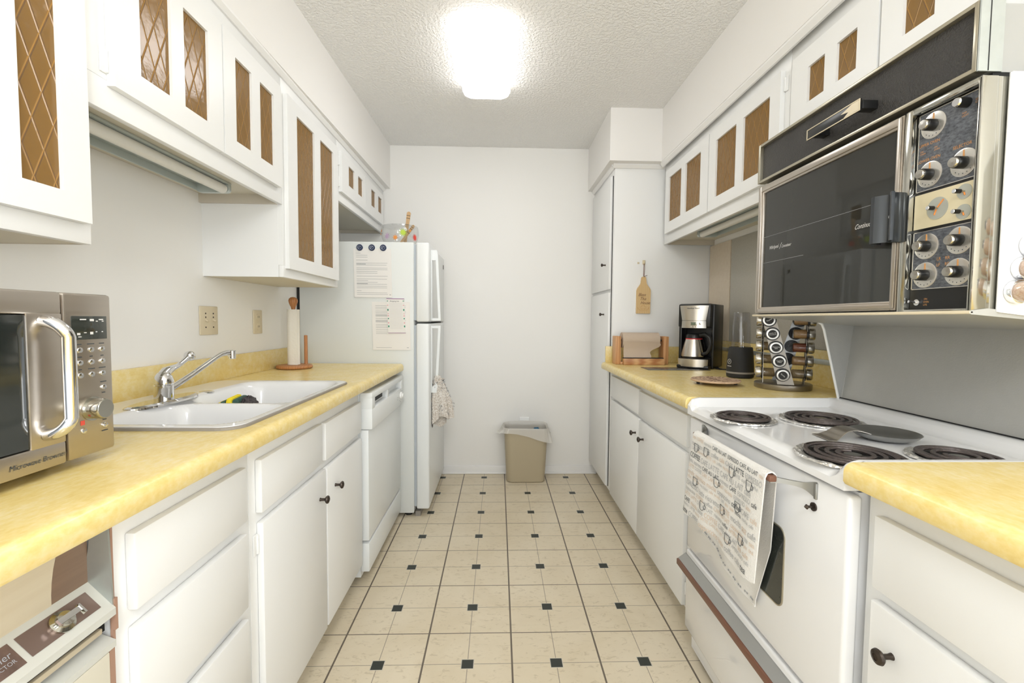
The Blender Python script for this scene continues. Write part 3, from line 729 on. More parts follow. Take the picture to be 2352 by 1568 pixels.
for i in range(9): a = PI*i/16; pts.append((MX + .030*math.sin(a), hyy + .010*(1-math.cos(a)) - .004, hz1 - .0*i + 0 + .0 - .026*(1-math.cos(a))))
low = [(p[0], p[1], hz0 + (hz1-p[2])) for p in pts][::-1]
b.tube(pts + low, .0095, 16)
obj('handle', b, 'chrome', d)
b = B(); b.text('Microwave Browner', (MX+.0006, .742, .945), (0, -1, 0), (0, 0, 1), .0125, 'R', .25)
b = B(); b.text('Microwave Browner', (MX+.0006, .682, .944), (0, 1, 0), (0, 0, 1), .0115, 'L', .25, squeeze=.92); obj('lettering', b, 'dark_print', d)
obj('display', X_(MX, MX+.0015, .788, .857, 1.135, 1.176, .001), 'dark_glass', t)
b = B(); xx = MX+.0022
for (y, z, w, h) in ((.803, 1.170, .012, .002), (.822, 1.169, .008, .004), (.84, 1.170, .009, .002), (.834, 1.167, .004, .0015), (.846, 1.167, .004, .0015), (.797, 1.145, .006, .0035), (.810, 1.147, .005, .0015), (.822, 1.146, .006, .0045), (.833, 1.148, .003, .0015), (.845, 1.148, .003, .0015), (.799, 1.140, .006, .0015)):
    b.box(xx-.0003, xx, y, y+w, z-h/2, z+h/2)
obj('display_print', b, 'white_print', t)
for (y, z) in ((.802, 1.117), (.824, 1.117), (.846, 1.117), (.802, 1.095), (.824, 1.095), (.846, 1.095), (.802, 1.073), (.824, 1.073), (.846, 1.073), (.847, 1.047), (.847, .977), (.804, .976)):
    obj('button', B().lathe([(.0055, 0), (.0054, .0015), (.0045, .0028), (0, .0033)], (MX-.0003, y, z), (1, 0, 0), 16), 'chrome', t)
b = B()
for (y, z, w) in ((.802, 1.127, .008), (.824, 1.127, .014), (.846, 1.127, .010), (.802, 1.105, .008), (.824, 1.105, .006), (.846, 1.105, .006), (.802, 1.083, .006), (.824, 1.083, .013), (.846, 1.083, .013), (.847, 1.057, .012), (.847, 1.037, .006), (.847, .987, .008), (.847, .967, .012)):
    b.box(MX+.0003, MX+.0006, y-w/2, y+w/2, z-.0008, z+.0008)
obj('button_print', b, 'dark_print', t)
obj('red_mark', X_(MX+.0003, MX+.0006, .799, .807, .986, .994), 'red_print', t)
obj('dial', B().lathe([(.0215, 0), (.0215, .003), (.0180, .003), (.0178, .022), (.0160, .025), (0, .025)], (MX, .822, 1.012), (1, 0, 0), 32), 'polished_steel', t)
for (x, y) in ((-.80, .80), (-.80, .40), (-1.09, .84), (-1.09, .40)):
    obj('foot', B().cyl((x, y, .9143), (x, y, .932), .012), 'black_matte', t)

# ------------------------------------------------------------------ trash compactor
t = thing('trash_compactor', 'brown and cream trash compactor built in under the left counter', 'trash compactor', (-.85, .51, 0))
CY0, CY1 = .31, .702
obj('housing', X_(XL+.02, -.632, CY0, CY1, .09, .866), 'dark_gap', t)
b = B(); b.prism([(.60, .765), (.648, .765), (.66, .80), (.655, .84), (.63, .872), (CY0, .872), (CY0, .765)][0:0] or [(.640, .767), (CY1-.004, .767), (CY1-.004, .868), (.662, .868), (.655, .852), (.649, .835), (.6445, .818), (.6415, .80), (.640, .782)], (-.632, 0, 0), (0, 1, 0), (0, 0, 1), (.004, 0, 0))
obj('brown_panel', b, 'compactor_brown', t)
b = B(); b.prism([(CY0, .767), (.640, .767), (.640, .782), (.6415, .80), (.6445, .818), (.649, .835), (.655, .852), (.662, .868), (CY0, .868)], (-.632, 0, 0), (0, 1, 0), (0, 0, 1), (.0045, 0, 0))
obj('cream_panel', b, 'compactor_cream', t)
b = B(); b.prism([(-.628, .767), (-.592, .730), (-.596, .86), (-.612, .868), (-.622, .85), (-.629, .80)], (0, CY1-.005, 0), (1, 0, 0), (0, 0, 1), (0, .003, 0)); obj('side_cheek', b, 'galvanized', t)
b = B(); b.box(-.6, -.5955, CY1-.001, CY1+.003, .67, .868); b.box(-.597, -.590, CY1-.003, CY1+.002, .69, .74); obj('side_edge', b, 'copper_edge', t)
b = B(); b.prism([(-.632, .768), (-.628, .768), (-.588, .727), (-.588, .716), (-.598, .716), (-.632, .745)], (0, CY0, 0), (1, 0, 0), (0, 0, 1), (0, CY1-CY0-.004, 0)); led = obj('control_ledge', b, 'compactor_frame', t)
sl = Vector((.04, 0, -.041)).normalized(); nrm = Vector((.041, 0, .04)).normalized()
def on_ledge(y0, y1, s0, s1, h=.0006):
    o = Vector((-.628, 0, .768)) + nrm*h; return [o + sl*s0 + Vector((0, y0, 0)), o + sl*s1 + Vector((0, y0, 0)), o + sl*s1 + Vector((0, y1, 0)), o + sl*s0 + Vector((0, y1, 0))]
b = B(); b.add(on_ledge(.582, .683, .011, .044), [(0, 1, 2, 3)]); obj('control_plate', b, 'satin_brown', led)
b = B(); b.add(on_ledge(.33, .574, .011, .046), [(0, 1, 2, 3)]); obj('name_plate', b, 'marbled_brown', led)
b = B(); o = Vector((-.628, .568, .768)) + nrm*.0010 + sl*.029
b.text('heller', o, (0, 1, 0), -sl, .0125, 'R', .2); b.text('COMPACTOR', o + sl*.0085, (0, 1, 0), -sl, .0072, 'R')
obj('lettering', b, 'silver_print', led)
kc = Vector((-.628, .632, .768)) + sl*.029
obj('knob', B().lathe([(.016, 0), (.016, .004), (.011, .006), (.0105, .012), (0, .0135)], kc, nrm, 28), 'polished_steel', led)
b = B(); q = kc + nrm*.012; b.prism([(-.004, -.014), (.004, -.014), (.004, .018), (-.004, .018)], q, sl, (0, 1, 0), nrm*.004); b.prism([(-.006, .017), (.010, .017), (.010, .020), (-.006, .020)], q, sl, (0, 1, 0), nrm*.005)
obj('knob_grip', b, 'chrome', led)
obj('slot', X_(-.631, -.606, CY0, CY1-.004, .69, .716), 'dark_gap', t)
obj('drawer_lip', X_(-.612, -.600, CY0, CY1-.014, .692, .701, .002), 'compactor_cream', t)
b = B(); b.prism([(-.632, .692), (-.590, .675), (-.590, .665), (-.632, .665)], (0, CY0, 0), (1, 0, 0), (0, 0, 1), (0, CY1-CY0-.003, 0)); obj('drawer_ledge', b, 'compactor_frame', t)
obj('drawer', X_(-.632, -.590, CY0, CY1-.014, .10, .6645, .003), 'compactor_door', t)
obj('drawer_edge', X_(-.631, -.5915, CY1-.0138, CY1-.004, .10, .6645), 'copper_edge', t)
base_cabinet('white base cabinet under the microwave end of the counter', 1, XL+.002, LB, -.60, .306, [('door', -.56, -.15, .10, .82), ('door', -.14, .28, .10, .82)])

# ------------------------------------------------------------------ dishwasher
t = thing('dishwasher', 'white built-in dishwasher between sink cabinet and fridge', 'dishwasher', (-.86, 2.30, 0))
DY0, DY1 = 1.972, 2.615
obj('tub', X_(XL+.02, -.60, DY0, DY1, .03, .868), 'appliance_white', t)
b = B(); b.box(-.60, -.545, DY0, DY1, .69, .785, .006); b.box(-.60, -.545, DY0, DY1, .825, .852, .004); b.box(-.60, -.545, DY0, 2.02, .78, .83, .003); b.box(-.60, -.545, 2.56, DY1, .78, .83, .003); b.box(-.60, -.575, 2.0, 2.58, .78, .83); b.box(-.60, -.549, 2.262, 2.285, .78, .83, .002)
c = obj('control_panel', b, 'appliance_white', t)
b = B(); b.box(-.5749, -.5735, 2.045, 2.255, .790, .818); obj('vent', b, 'black_matte', c)
b = B(); b.lathe([(.020, 0), (.019, .008), (.012, .010), (.012, .016), (0, .017)], (-.545, 2.545, .745), (1, 0, 0), 24); obj('dial', b, 'plastic_white', c)
b = B()
for (dy, dz) in ((-.035, .02), (-.04, -.004), (-.03, -.024), (0, .03), (0, -.034), (.03, .022), (.033, -.02), (-.075, -.012), (-.075, .0)): b.box(-.5449, -.5446, 2.545+dy-.006, 2.545+dy+.006, .745+dz-.001, .745+dz+.001)
obj('control_marks', b, 'grey_print', c)
obj('door', X_(-.60, -.562, DY0, DY1, .195, .688, .004), 'appliance_white', t)
obj('lower_panel', X_(-.60, -.562, DY0, DY1, .055, .183, .004), 'appliance_white', t)
b = B(); b.box(-.68, -.66, DY0+.004, DY1, .0, .03); obj('toe_plate', b, 'dark_gap', t)

# ------------------------------------------------------------------ refrigerator
t = thing('refrigerator', 'white top-freezer refrigerator in the far left corner', 'refrigerator', (-.80, 3.03, 0))
FY0, FY1 = 2.655, 3.385
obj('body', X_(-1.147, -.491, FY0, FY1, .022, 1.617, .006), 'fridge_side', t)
b = B(); b.box(-.491, -.478, FY0+.012, FY1-.012, 1.166, 1.605); b.box(-.491, -.478, FY0+.012, FY1-.012, .06, 1.138); obj('gasket', b, 'gasket_grey', t)
fd = obj('freezer_door', X_(-.478, -.402, FY0, FY1, 1.158, 1.617, .011, 3), 'appliance_white', t)
rd = obj('fridge_door', X_(-.478, -.402, FY0, FY1, .045, 1.148, .011, 3), 'appliance_white', t)
b = B(); b.prism([(-.402, 1.585), (-.366, 1.585), (-.362, 1.55), (-.345, 1.166), (-.402, 1.166), (-.402, 1.18), (-.360, 1.18), (-.375, 1.525), (-.402, 1.525)], (0, 2.735, 0), (1, 0, 0), (0, 0, 1), (0, .022, 0)); b.box(-.4025, -.396, 2.73, 2.80, 1.166, 1.585, .002)
obj('handle', b, 'appliance_white', fd)
b = B(); b.prism([(-.402, 1.135), (-.345, 1.135), (-.362, .80), (-.370, .73), (-.402, .73), (-.402, .76), (-.378, .78), (-.360, 1.12), (-.402, 1.12)], (0, 2.735, 0), (1, 0, 0), (0, 0, 1), (0, .022, 0)); b.box(-.4025, -.396, 2.73, 2.80, .73, 1.135, .002)
obj('handle', b, 'appliance_white', rd)
obj('badge', X_(-.4025, -.400, 3.31, 3.34, 1.535, 1.565, .001), 'knob_bronze', fd)
obj('gap_shade_panel', X_(-1.163, -1.1475, FY0+.008, FY1-.02, .06, 1.60), 'black_matte', t)  # black panel added to darken the shaded gap between fridge and wall
obj('hinge_plate', X_(-.50, -.42, 3.33, 3.36, 1.149, 1.156, .001), 'knob_bronze', t)
b = B(); b.box(-.485, -.455, FY0+.01, FY1-.01, .0, .03); obj('toe_grille', b, 'caulk_grey', t)
for (x, y) in ((-.53, 2.70), (-.53, 3.34), (-1.1, 2.70), (-1.1, 3.34)): obj('foot', B().cyl((x, y, 0), (x, y, .024), .02), 'black_matte', t)

# papers, notepad and magnets on the fridge side (plane y = FY0)
def paper(name, label, cat, x0, x1, z0, z1, y, skew, rows, seedn, group=None, curl=.004):
    t = thing(name, label, cat, ((x0+x1)/2, y, z0), group)
    fn = lambda u, v: (x0+(x1-x0)*u + skew*(1-v), y - curl*(1-v)**2*(.4+.6*abs(math.sin(3*u+seedn))) - .0004, z0+(z1-z0)*v)
    obj('sheet', B().sheet(fn, 12, 10, .0004), 'paper', t)
    return t, fn
def print_rows(t, fn, rows, m='grey_print', name='printed_text'):
    b = B()
    for (u0, u1, v, h) in rows:
        n = max(2, int((u1-u0)*12)); 
        b.sheet(lambda a, c: Vector(fn(u0+(u1-u0)*a, v+h*(c-.5))) - Vector((0, .0005, 0)), n, 1)
    return obj(name, b, m, t)
t, fn = paper('instruction_sheet', 'upper printed instruction sheet held by three magnets on the fridge side', 'paper', -.836, -.620, 1.297, 1.578, FY0-.001, .006, 0, 1.0, 'papers on the fridge side')
random.seed(5); rows = []
v = .90
while v > .05:
    rows.append((.07, .07+random.choice((.82, .8, .75, .55, .12, .3)), v, .006)); v -= random.choice((.033, .04, .06))
rows += [(.07, .32, .68, .012), (.07, .36, .28, .012), (.93, .97, .055, .012)]
print_rows(t, fn, rows)
t, fn = paper('instruction_sheet', 'lower printed instruction sheet on the fridge side, under the notepad', 'paper', -.732, -.514, .993, 1.272, FY0-.001, .006, 0, 2.3, 'papers on the fridge side')
rows = []; v = .92
while v > .30:
    rows.append((.09, .09+random.choice((.45, .8, .62, .3)), v, .006)); v -= random.choice((.033, .045))
rows += [(.09, .5, .05, .006), (.9, .95, .05, .012), (.09, .45, .72, .012), (.09, .45, .60, .012)]
print_rows(t, fn, rows)
t, fn = paper('notepad', 'shopping list notepad with a coloured striped border on the fridge', 'notepad', -.640, -.540, 1.090, 1.293, FY0-.006, .0, 0, 0, None, .002)
fn2 = lambda u, v: (-.647+.102*u+.010*(1-v), FY0-.007, 1.090+.203*v)
bpy.data.objects.remove([o for o in t.children][0])
obj('pad', B().prism([(-.637, 1.090), (-.535, 1.092), (-.546, 1.293), (-.648, 1.291)], (0, FY0-.0068, 0), (1, 0, 0), (0, 0, 1), (0, .005, 0)), 'paper', t)
print_rows(t, fn2, [(.0, 1.0, .985, .018), (.0, 1.0, .012, .012)], 'purple_print', 'border_band')
for m_, ks in (('green_print', ((.92, .02), (.67, .05), (.42, .03), (.2, .05))), ('pink_print', ((.80, .015), (.5, .02), (.3, .02), (.56, .012)))):
    print_rows(t, fn2, [(u, u+.07, v, h) for v, h in ks for u in (.02, .91)], m_, 'border_marks')
print_rows(t, fn2, [(.14, .86, .86-.036*k, .003) for k in range(21)], 'grey_print', 'ruled_lines')
b = B(); b.text('Shopping List', (-.628, FY0-.0079, 1.273), (1, 0, 0), (0, 0, 1), .0105, 'L', .25, squeeze=.95); obj('lettering', b, 'dark_print', t)
for (x, lab) in ((-.799, 'leftmost of three round navy magnets on the fridge side'), (-.730, 'middle one of three round navy magnets on the fridge side'), (-.665, 'rightmost of three round navy magnets on the fridge side')):
    t = thing('magnet', lab, 'magnet', (x, FY0-.002, 1.568), 'round navy magnets')
    obj('disc', B().lathe([(.0185, 0), (.0185, .003), (.016, .0055), (.0145, .0045), (0, .0045)], (x, FY0-.0015, 1.582), (0, -1, 0), 28), 'navy', t)
    b = B(); b.tube([(x+.010*math.cos(a), FY0-.0064, 1.582+.010*math.sin(a)) for a in [2*PI*i/20 for i in range(20)]], .0007, 6, closed=True)
    b.tube([(x-.006, FY0-.0064, 1.576), (x+.001, FY0-.0064, 1.586), (x+.006, FY0-.0064, 1.589)], .0009, 6); obj('emblem', b, 'silver_print', t)

# towel hanging from the lower fridge handle
b = B()
def fridge_towel(u, v):
    a = 2*PI*u; s = v
    w = .012 + .052*min(1, s*1.6)**.8; d = .010 + .026*s
    ru = 1 + .20*math.sin(5*a+1.0)*s + .10*math.sin(9*a+2)*s
    zb = .545 + .035*math.sin(a*1.0+2.2) + .018*math.sin(3*a)
    return (-.366 + .018*s + w*ru*math.cos(a), 2.745 + .03*s + d*ru*math.sin(a), .835 - (.835-zb)*s)
b.sheet(fridge_towel, 72, 16, .002)
t = thing('hanging_towel', 'patterned kitchen towel bunched on the refrigerator door handle', 'towel', (-.36, 2.75, .53))
for v in b.v: v.x = max(v.x, -.3975)
obj('cloth', b, ['towel_pattern'], t)
random.seed(11); b = B()
for i in range(220):
    u = random.random(); v = .10 + .86*random.random(); p = Vector(fridge_towel(u, v)); q = Vector(fridge_towel(u+.01, v)); 
    d1 = (q-p).normalized(); nn = d1.cross(Vector((0, 0, -1))).normalized(); c0 = Vector((-.366+.018*v, 2.745+.03*v, p.z)); 
    if nn.dot(p-c0) < 0: nn = -nn
    p.x = max(p.x, -.3975); b.mi = random.choice((0, 0, 1, 2)); b.text(random.choice(('cafe', 'mocha', 'latte', 'tea', 'moka')), p+nn*.0008, d1, (0, 0, 1), .012+.006*random.random(), 'C')
obj('printed_words', b, ['grey_print', 'tan_print', 'dark_print'], t)

# ------------------------------------------------------------------ bowl and wooden spoons on the fridge
bx, by, bz = -.632, 2.95, 1.618
t = thing('glass_bowl', 'clear bowl with flower decals on top of the refrigerator', 'bowl', (bx, by, bz))
pr_ = [(.045, .001), (.05, .002), (.085, .02), (.110, .06), (.118, .09), (.117, .12), (.112, .142)]
b = B().lathe(pr_, (bx, by, bz), seg=44); obj('bowl_wall', b, 'clear_glass', t)
def star(c, nrm, r, n, mat_, parent, name='flower_decal', seed=0):
    nrm = Vector(nrm).normalized(); u = Vector((0, 0, 1)).cross(nrm).normalized(); w = nrm.cross(u); P = []
    for i in range(2*n):
        a = PI*i/n; rr = r*(1 if i % 2 == 0 else .42); P.append((rr*math.cos(a), rr*math.sin(a)))
    return obj(name, B().prism(P, c, u, w, nrm*.002), mat_, parent)
for (ax_, h, r, m_, n) in ((-69, .088, .030, 'lime_plastic', 13), (-28, .066, .024, 'red_plastic', 12), (-119, .066, .024, 'lilac_plastic', 9), (-92, .056, .020, 'orange_plastic', 8), (-47, .104, .009, 'orange_plastic', 6), (-150, .105, .008, 'orange_plastic', 5), (-160, .090, .008, 'orange_plastic', 5)):
    a = math.radians(ax_); nr = Vector((math.cos(a), math.sin(a), 0)); R = .113 if h > .05 else .104
    star(Vector((bx, by, bz+h)) + nr*(R+.004), nr, r, n, m_, t)
def spoon(label, p0, p1, w, mat_='wood_spoon'):
    p0, p1 = Vector(p0), Vector(p1); d = (p1-p0); L = d.length; d.normalize(); side = d.cross(Vector((0, 1, 0))).normalized(); nn = side.cross(d)
    t = thing('wooden_spoon', label, 'spoon', p0, 'wooden utensils in the glass bowl')
    P = []
    for i in range(9): a = PI*i/8; P.append((w*math.cos(a), L - w + w*math.sin(a)))
    P += [(-w*.8, L*.45), (-w*.75, .0), (w*.75, .0), (w*.8, L*.45)]
    obj('handle', B().prism([(a, c) for a, c in P], p0-nn*.003, side, d, nn*.006), mat_, t)
    for k in (.62, .80, .88): obj('band', B().prism([(-w*.95, L*k), (w*.95, L*k), (w*.95, L*k+.003), (-w*.95, L*k+.003)], p0-nn*.0035, side, d, nn*.007), 'knob_bronze', t)
    return t
spoon('tall wooden utensil handle standing in the glass bowl on the fridge', (-.604, 2.955, 1.640), (-.574, 2.95, 1.858), .0125)
spoon('short slanted wooden utensil handle leaning right in the glass bowl', (-.636, 2.93, 1.640), (-.534, 2.905, 1.764), .009)
b = B().lathe([(0, 0), (.012, .004), (.016, .014), (.010, .026), (0, .030)], (-.590, 2.905, 1.722), (-.2, .0, 1), 16)
tag(obj('white_wrapper', b, 'tape_white'), 'small crumpled white wrapper in the glass bowl on the fridge', 'wrapper')

# ------------------------------------------------------------------ trash can
t = thing('trash_can', 'tan plastic trash can against the back wall', 'trash can', (.208, 3.29, 0))
def can_ring(z, ins=0.0):
    k = z/.385; return rrect(.207, 3.298, .139+.019*k-ins, .086+.014*k-ins, .045-ins*.5)
zs = [0.0, .006, .10, .2, .3, .385]; b = B(); R_ = []
for i, z in enumerate(zs): R_.append([(*p, z) for p in can_ring(z, .008 if i == 0 else 0)])
for z in zs[::-1][:-1]: R_.append([(*p, max(z, .01)) for p in can_ring(z, .004)])
K = len(R_[0]); vs = [p for r in R_ for p in r]
b.add(vs, [(j*K+i, j*K+(i+1) % K, (j+1)*K+(i+1) % K, (j+1)*K+i) for j in range(len(R_)-1) for i in range(K)] + [list(range(K))[::-1], [(len(R_)-1)*K+i for i in range(K)]], True)
obj('bin', b, 'can_tan', t)
t2 = thing('trash_bag', 'translucent white bag lining the tan trash can', 'trash bag', (.204, 3.298, .28))
def bag(u, v):
    ring = can_ring(.385); K_ = len(ring); q = u*K_; i = int(q) % K_; f = q-int(q); a = Vector((*ring[i], 0)); c_ = Vector((*ring[(i+1) % K_], 0)); p = a*(1-f)+c_*f
    dirn = (p-Vector((.207, 3.298, 0))).normalized(); ang = math.atan2(dirn.y, dirn.x)
    drop = .042 + .075*max(0, math.cos(ang+.35))**3 + .010*math.sin(ang*3) + .02*max(0, math.cos(ang-PI+.3))**6
    out = .003 + .036*max(0, math.cos(ang))**3 + .062*max(0, -math.cos(ang))**6
    wob = .0035*math.sin(49*u) + .0025*math.sin(91*u+1)
    if v < .4: s = (.4-v)/.4; P = p - dirn*(.006+.008*s); return (P.x, P.y, .398 + .010*max(0, dirn.y) - .12*s)
    s = (v-.4)/.6; P = p + dirn*(.003 + out*s + max(0, abs(dirn.x)-.2)*wob*2*s); return (P.x, min(P.y, YB-.004), .398 + .010*max(0, dirn.y) + .008*math.sin(PI*min(1, s*3))*(1 if s < .33 else 0) - drop*s)
obj('film', B().sheet(bag, 140, 14), 'bag_film', t2)
random.seed(2)
for k, (x, y, z) in enumerate(((.21, 3.27, .345), (.255, 3.28, .352), (.29, 3.30, .362), (.17, 3.28, .335))):
    b = B().lathe([(.026*math.sin(PI*i/8), -.02*math.cos(PI*i/8)) for i in range(9)], (x, y, z), (.3, .2, 1), 12)
    for v in b.v: v += Vector([random.uniform(-.005, .005) for _ in range(3)])
    tag(obj('crumpled_wrapper', b, 'blue_plastic'), 'crumpled blue wrapper in the lined trash can, %s' % ('second from the left', 'third from the left', 'rightmost', 'leftmost')[k], 'wrapper', 'blue rubbish in the trash can')

# ================================================================== right side: board, holder, coffee maker ...
t = thing('cutting_board', 'small wooden paddle board with script lettering hanging on the pantry side', 'cutting board', (.903, 2.815, 1.22))
P = [(.860, 1.220), (.947, 1.220), (.949, 1.362)]
P += [(.949-.028*sm(0, 1, i/6)*1.0, 1.362+.052*i/6) for i in range(1, 7)] + [(.918, 1.437)] + [(.9035+.0145*math.cos(a), 1.440+.010*math.sin(a)) for a in [PI*i/6 for i in range(0, 7)]]
P += [(.889, 1.437)] + [(.886-.026*sm(0, 1, i/6), 1.414-.052*i/6) for i in range(0, 7)]
obj('board', B().prism(P, (0, 2.806, 0), (1, 0, 0), (0, 0, 1), (0, .010, 0)), 'wood_board', t)
b = B()
for (s, x, z) in (('Bless', .870, 1.328), ('This', .880, 1.303), ('House', .884, 1.278)): b.text(s, (x, 2.8052, z), (1, 0, 0), (0, 0, 1), .027, 'L', .35, squeeze=.85)
obj('lettering', b, 'brown_trim', t)
b = B()
b.tube([(.888, 2.8052, 1.262), (.902, 2.8052, 1.274), (.918, 2.8052, 1.262), (.918, 2.8052, 1.248), (.888, 2.8052, 1.248)], .0007, 6, closed=True)
for i in range(9): a = PI + PI*i/8; b.cyl((.903+.034*math.cos(a), 2.8058, 1.256+.018*math.sin(a)), (.903+.034*math.cos(a), 2.8048, 1.256+.018*math.sin(a)), .0022, seg=7)
obj('house_and_vine_drawing', b, 'orange_print', t)
obj('cord', B().tube([(.903, 2.808, 1.440), (.9015, 2.806, 1.50), (.9025, 2.808, 1.531), (.906, 2.808, 1.531), (.9075, 2.806, 1.50), (.904, 2.807, 1.443)], .0014, 6).tube([(.904, 2.805, 1.449), (.911, 2.803, 1.453), (.923, 2.803, 1.457)], .0014, 6), 'brown_trim', t)
b = B(); b.box(.895, .914, 2.813, 2.8195, 1.525, 1.552, .003); b.tube([(.9045, 2.813, 1.535), (.9045, 2.806, 1.529), (.9045, 2.803, 1.536)], .002, 8)
tag(obj('adhesive_hook', b, 'outlet_ivory'), 'small ivory adhesive hook holding the board', 'hook')
tag(obj('adhesive_residue', X_(.864, .877, 2.8175, 2.8195, 1.528, 1.540, .001), 'outlet_ivory'), 'small ivory patch of old adhesive left of the hook', 'adhesive patch')

# kraft towel holder
t = thing('towel_roll_stand', 'pine wood stand holding the brown paper roll', 'paper towel holder', (.85, 2.69, .914))
for x in (.700, .988): obj('end_post', X_(x, x+.032, 2.672, 2.752, .9145, 1.082, .003), 'wood_pine_v', t)
obj('front_rail', X_(.742, .984, 2.636, 2.671, .9145, .951, .003), 'wood_pine', t)
obj('base_board', X_(.732, .988, 2.672, 2.752, .9145, .930, .002), 'wood_pine', t)
obj('rod', B().cyl((.728, 2.712, 1.058), (.992, 2.712, 1.058), .006), 'black_matte', t)
b = B(); b.box(.739, .742, 2.665, 2.755, .955, 1.075, .001); b.cyl((.730, 2.712, 1.058), (.745, 2.712, 1.058), .018)
obj('tear_bar', B().box(.742, .984, 2.655, 2.6705, .9515, .956), 'black_matte', t)
t = thing('brown_paper_roll', 'roll of brown paper towels with a torn sheet hanging down', 'paper towel roll', (.85, 2.712, .96))
b = B(); b.lathe([(.010, 0), (.046, 0), (.046, .222), (.010, .222)], (.744, 2.712, 1.058), (1, 0, 0), 40); obj('roll', b, 'kraft', t)
def sh(u, v):
    x1 = .958 - (.0 if v < .25 else .055*sm(.25, .8, v)) + .012*math.sin(9*v)
    return (.748 + (x1-.748)*u, 2.665 + .010*math.sin(3*v), 1.05 - .098*v)
obj('loose_sheet', B().sheet(sh, 16, 14, .0006), 'kraft', t)

# dark mat, coffee maker, carafe
tag(obj('counter_mat', X_(.797, 1.13, 2.362, 2.50, .9143, .9165, .0005), 'mat_dark'), 'thin dark mat on the right counter under the coffee maker', 'mat')
ca = math.radians(40); fw = Vector((-math.sin(ca), -math.cos(ca), 0)); rt = Vector((math.cos(ca), -math.sin(ca), 0)); up = Vector((0, 0, 1))
C0 = Vector((1.098, 2.480, .917))
def cm(b):                     # local (right, depth from front +back, up) -> world
    b.v = [C0 + rt*v.x - fw*v.y + up*v.z for v in b.v]; return b
t = thing('coffee_maker', 'black and stainless drip coffee maker on the right counter', 'coffee maker', C0); CM = t
b = B(); b.box(-.085, .085, .085, .19, .0, .350, .010, 3); b.box(-.085, .085, -.06, .10, .0, .018, .006); b.box(-.085, .085, -.045, .10, .225, .352, .008); b.box(-.094, -.078, .0, .19, .0, .352, .004); b.box(.078, .094, .0, .19, .0, .352, .004); b.box(-.080, .080, -.030, .10, .340, .354, .004)
obj('body', cm(b), 'black_plastic', t)
def curved_plate(z0, z1, w0, w1, y0, bulge, tk=.004):
    def f(u, v):
        w = w1 + (w0-w1)*v; x = (u-.5)*2*w; return (x, y0 - bulge*(1-(2*u-1)**2), z1 + (z0-z1)*v)
    return B().sheet(f, 20, 4, -tk)
obj('upper_fascia', cm(curved_plate(.262, .343, .063, .076, -.048, .016)), 'stainless_v', t)
cp = obj('control_fascia', cm(curved_plate(.221, .2605, .065, .063, -.048, .016)), 'stainless_v', t)
obj('base_band', cm(curved_plate(.010, .052, .078, .080, -.050, .024)), 'stainless_v', t)
b = B(); b.lathe([(.080, .004), (.080, .052), (.072, .056), (0, .056)], (0, .012, 0), seg=40); obj('warming_base', cm(b), 'black_plastic', t)
b = B(); b.box(-.012, .020, -.067, -.060, .234, .255, .002); obj('display_frame', cm(b), 'polished_steel', cp)
b = B(); b.box(-.009, .017, -.0685, -.066, .237, .252, .0005); obj('display', cm(b), 'lcd', cp)
b = B().lathe([(.006, 0), (.006, .003), (.003, .004), (.003, .002), (0, .002)], (.036, -.060, .245), (0, -1, 0), 18); obj('power_button', cm(b), 'chrome', cp)
b = B()
for x in (-.010, .002, .014): b.lathe([(.0035, 0), (.003, .003), (0, .003)], (x, -.064, .2275), (0, -1, 0), 12)
obj('buttons', cm(b), 'chrome', cp)
b = B(); b.text('Hamilton Beach', (0, -.0655, .325), (1, 0, 0), (0, 0, 1), .0105, 'C'); obj('lettering', cm(b), 'dark_print', t)
t = thing('carafe', 'steel thermal carafe with black handle and red band in the coffee maker', 'carafe', C0 + Vector((0, 0, .057)))
cc = (-.014, .012, 0)
obj('body', cm(B().lathe([(.060, .057), (.066, .064), (.065, .08), (.056, .12), (.048, .150), (.046, .158)], cc, seg=40)), 'stainless_v', t)
obj('red_band', cm(B().lathe([(.0445, .158), (.0445, .163)], cc, seg=40)), 'red_band', t)
obj('lid', cm(B().lathe([(.044, .163), (.043, .180), (.038, .188), (0, .190)], cc, seg=40)), 'black_plastic', t)
b = B(); hx_ = [(.028, -.020, .182), (.055, -.026, .186), (.078, -.026, .170), (.084, -.025, .140), (.080, -.024, .110), (.066, -.022, .086), (.045, -.020, .078)]
b.tube(hx_, [.012, .012, .011, .010, .010, .010, .011], 12); obj('handle', cm(b), 'black_plastic', t)
# cord
b = B(); b.tube([(1.235, 2.56, .95), (1.24, 2.53, .921), (1.215, 2.45, .9185), (1.20, 2.40, .9185), (1.225, 2.36, .9185), (1.25, 2.30, .9185), (1.26, 2.2, .9185), (1.25, 2.10, .9185)], .0035, 8)
b.tube([(1.215, 2.47, .9185), (1.19, 2.43, .9185), (1.20, 2.39, .9185)], .004, 8)
obj('power_cord', b, 'black_matte', CM)

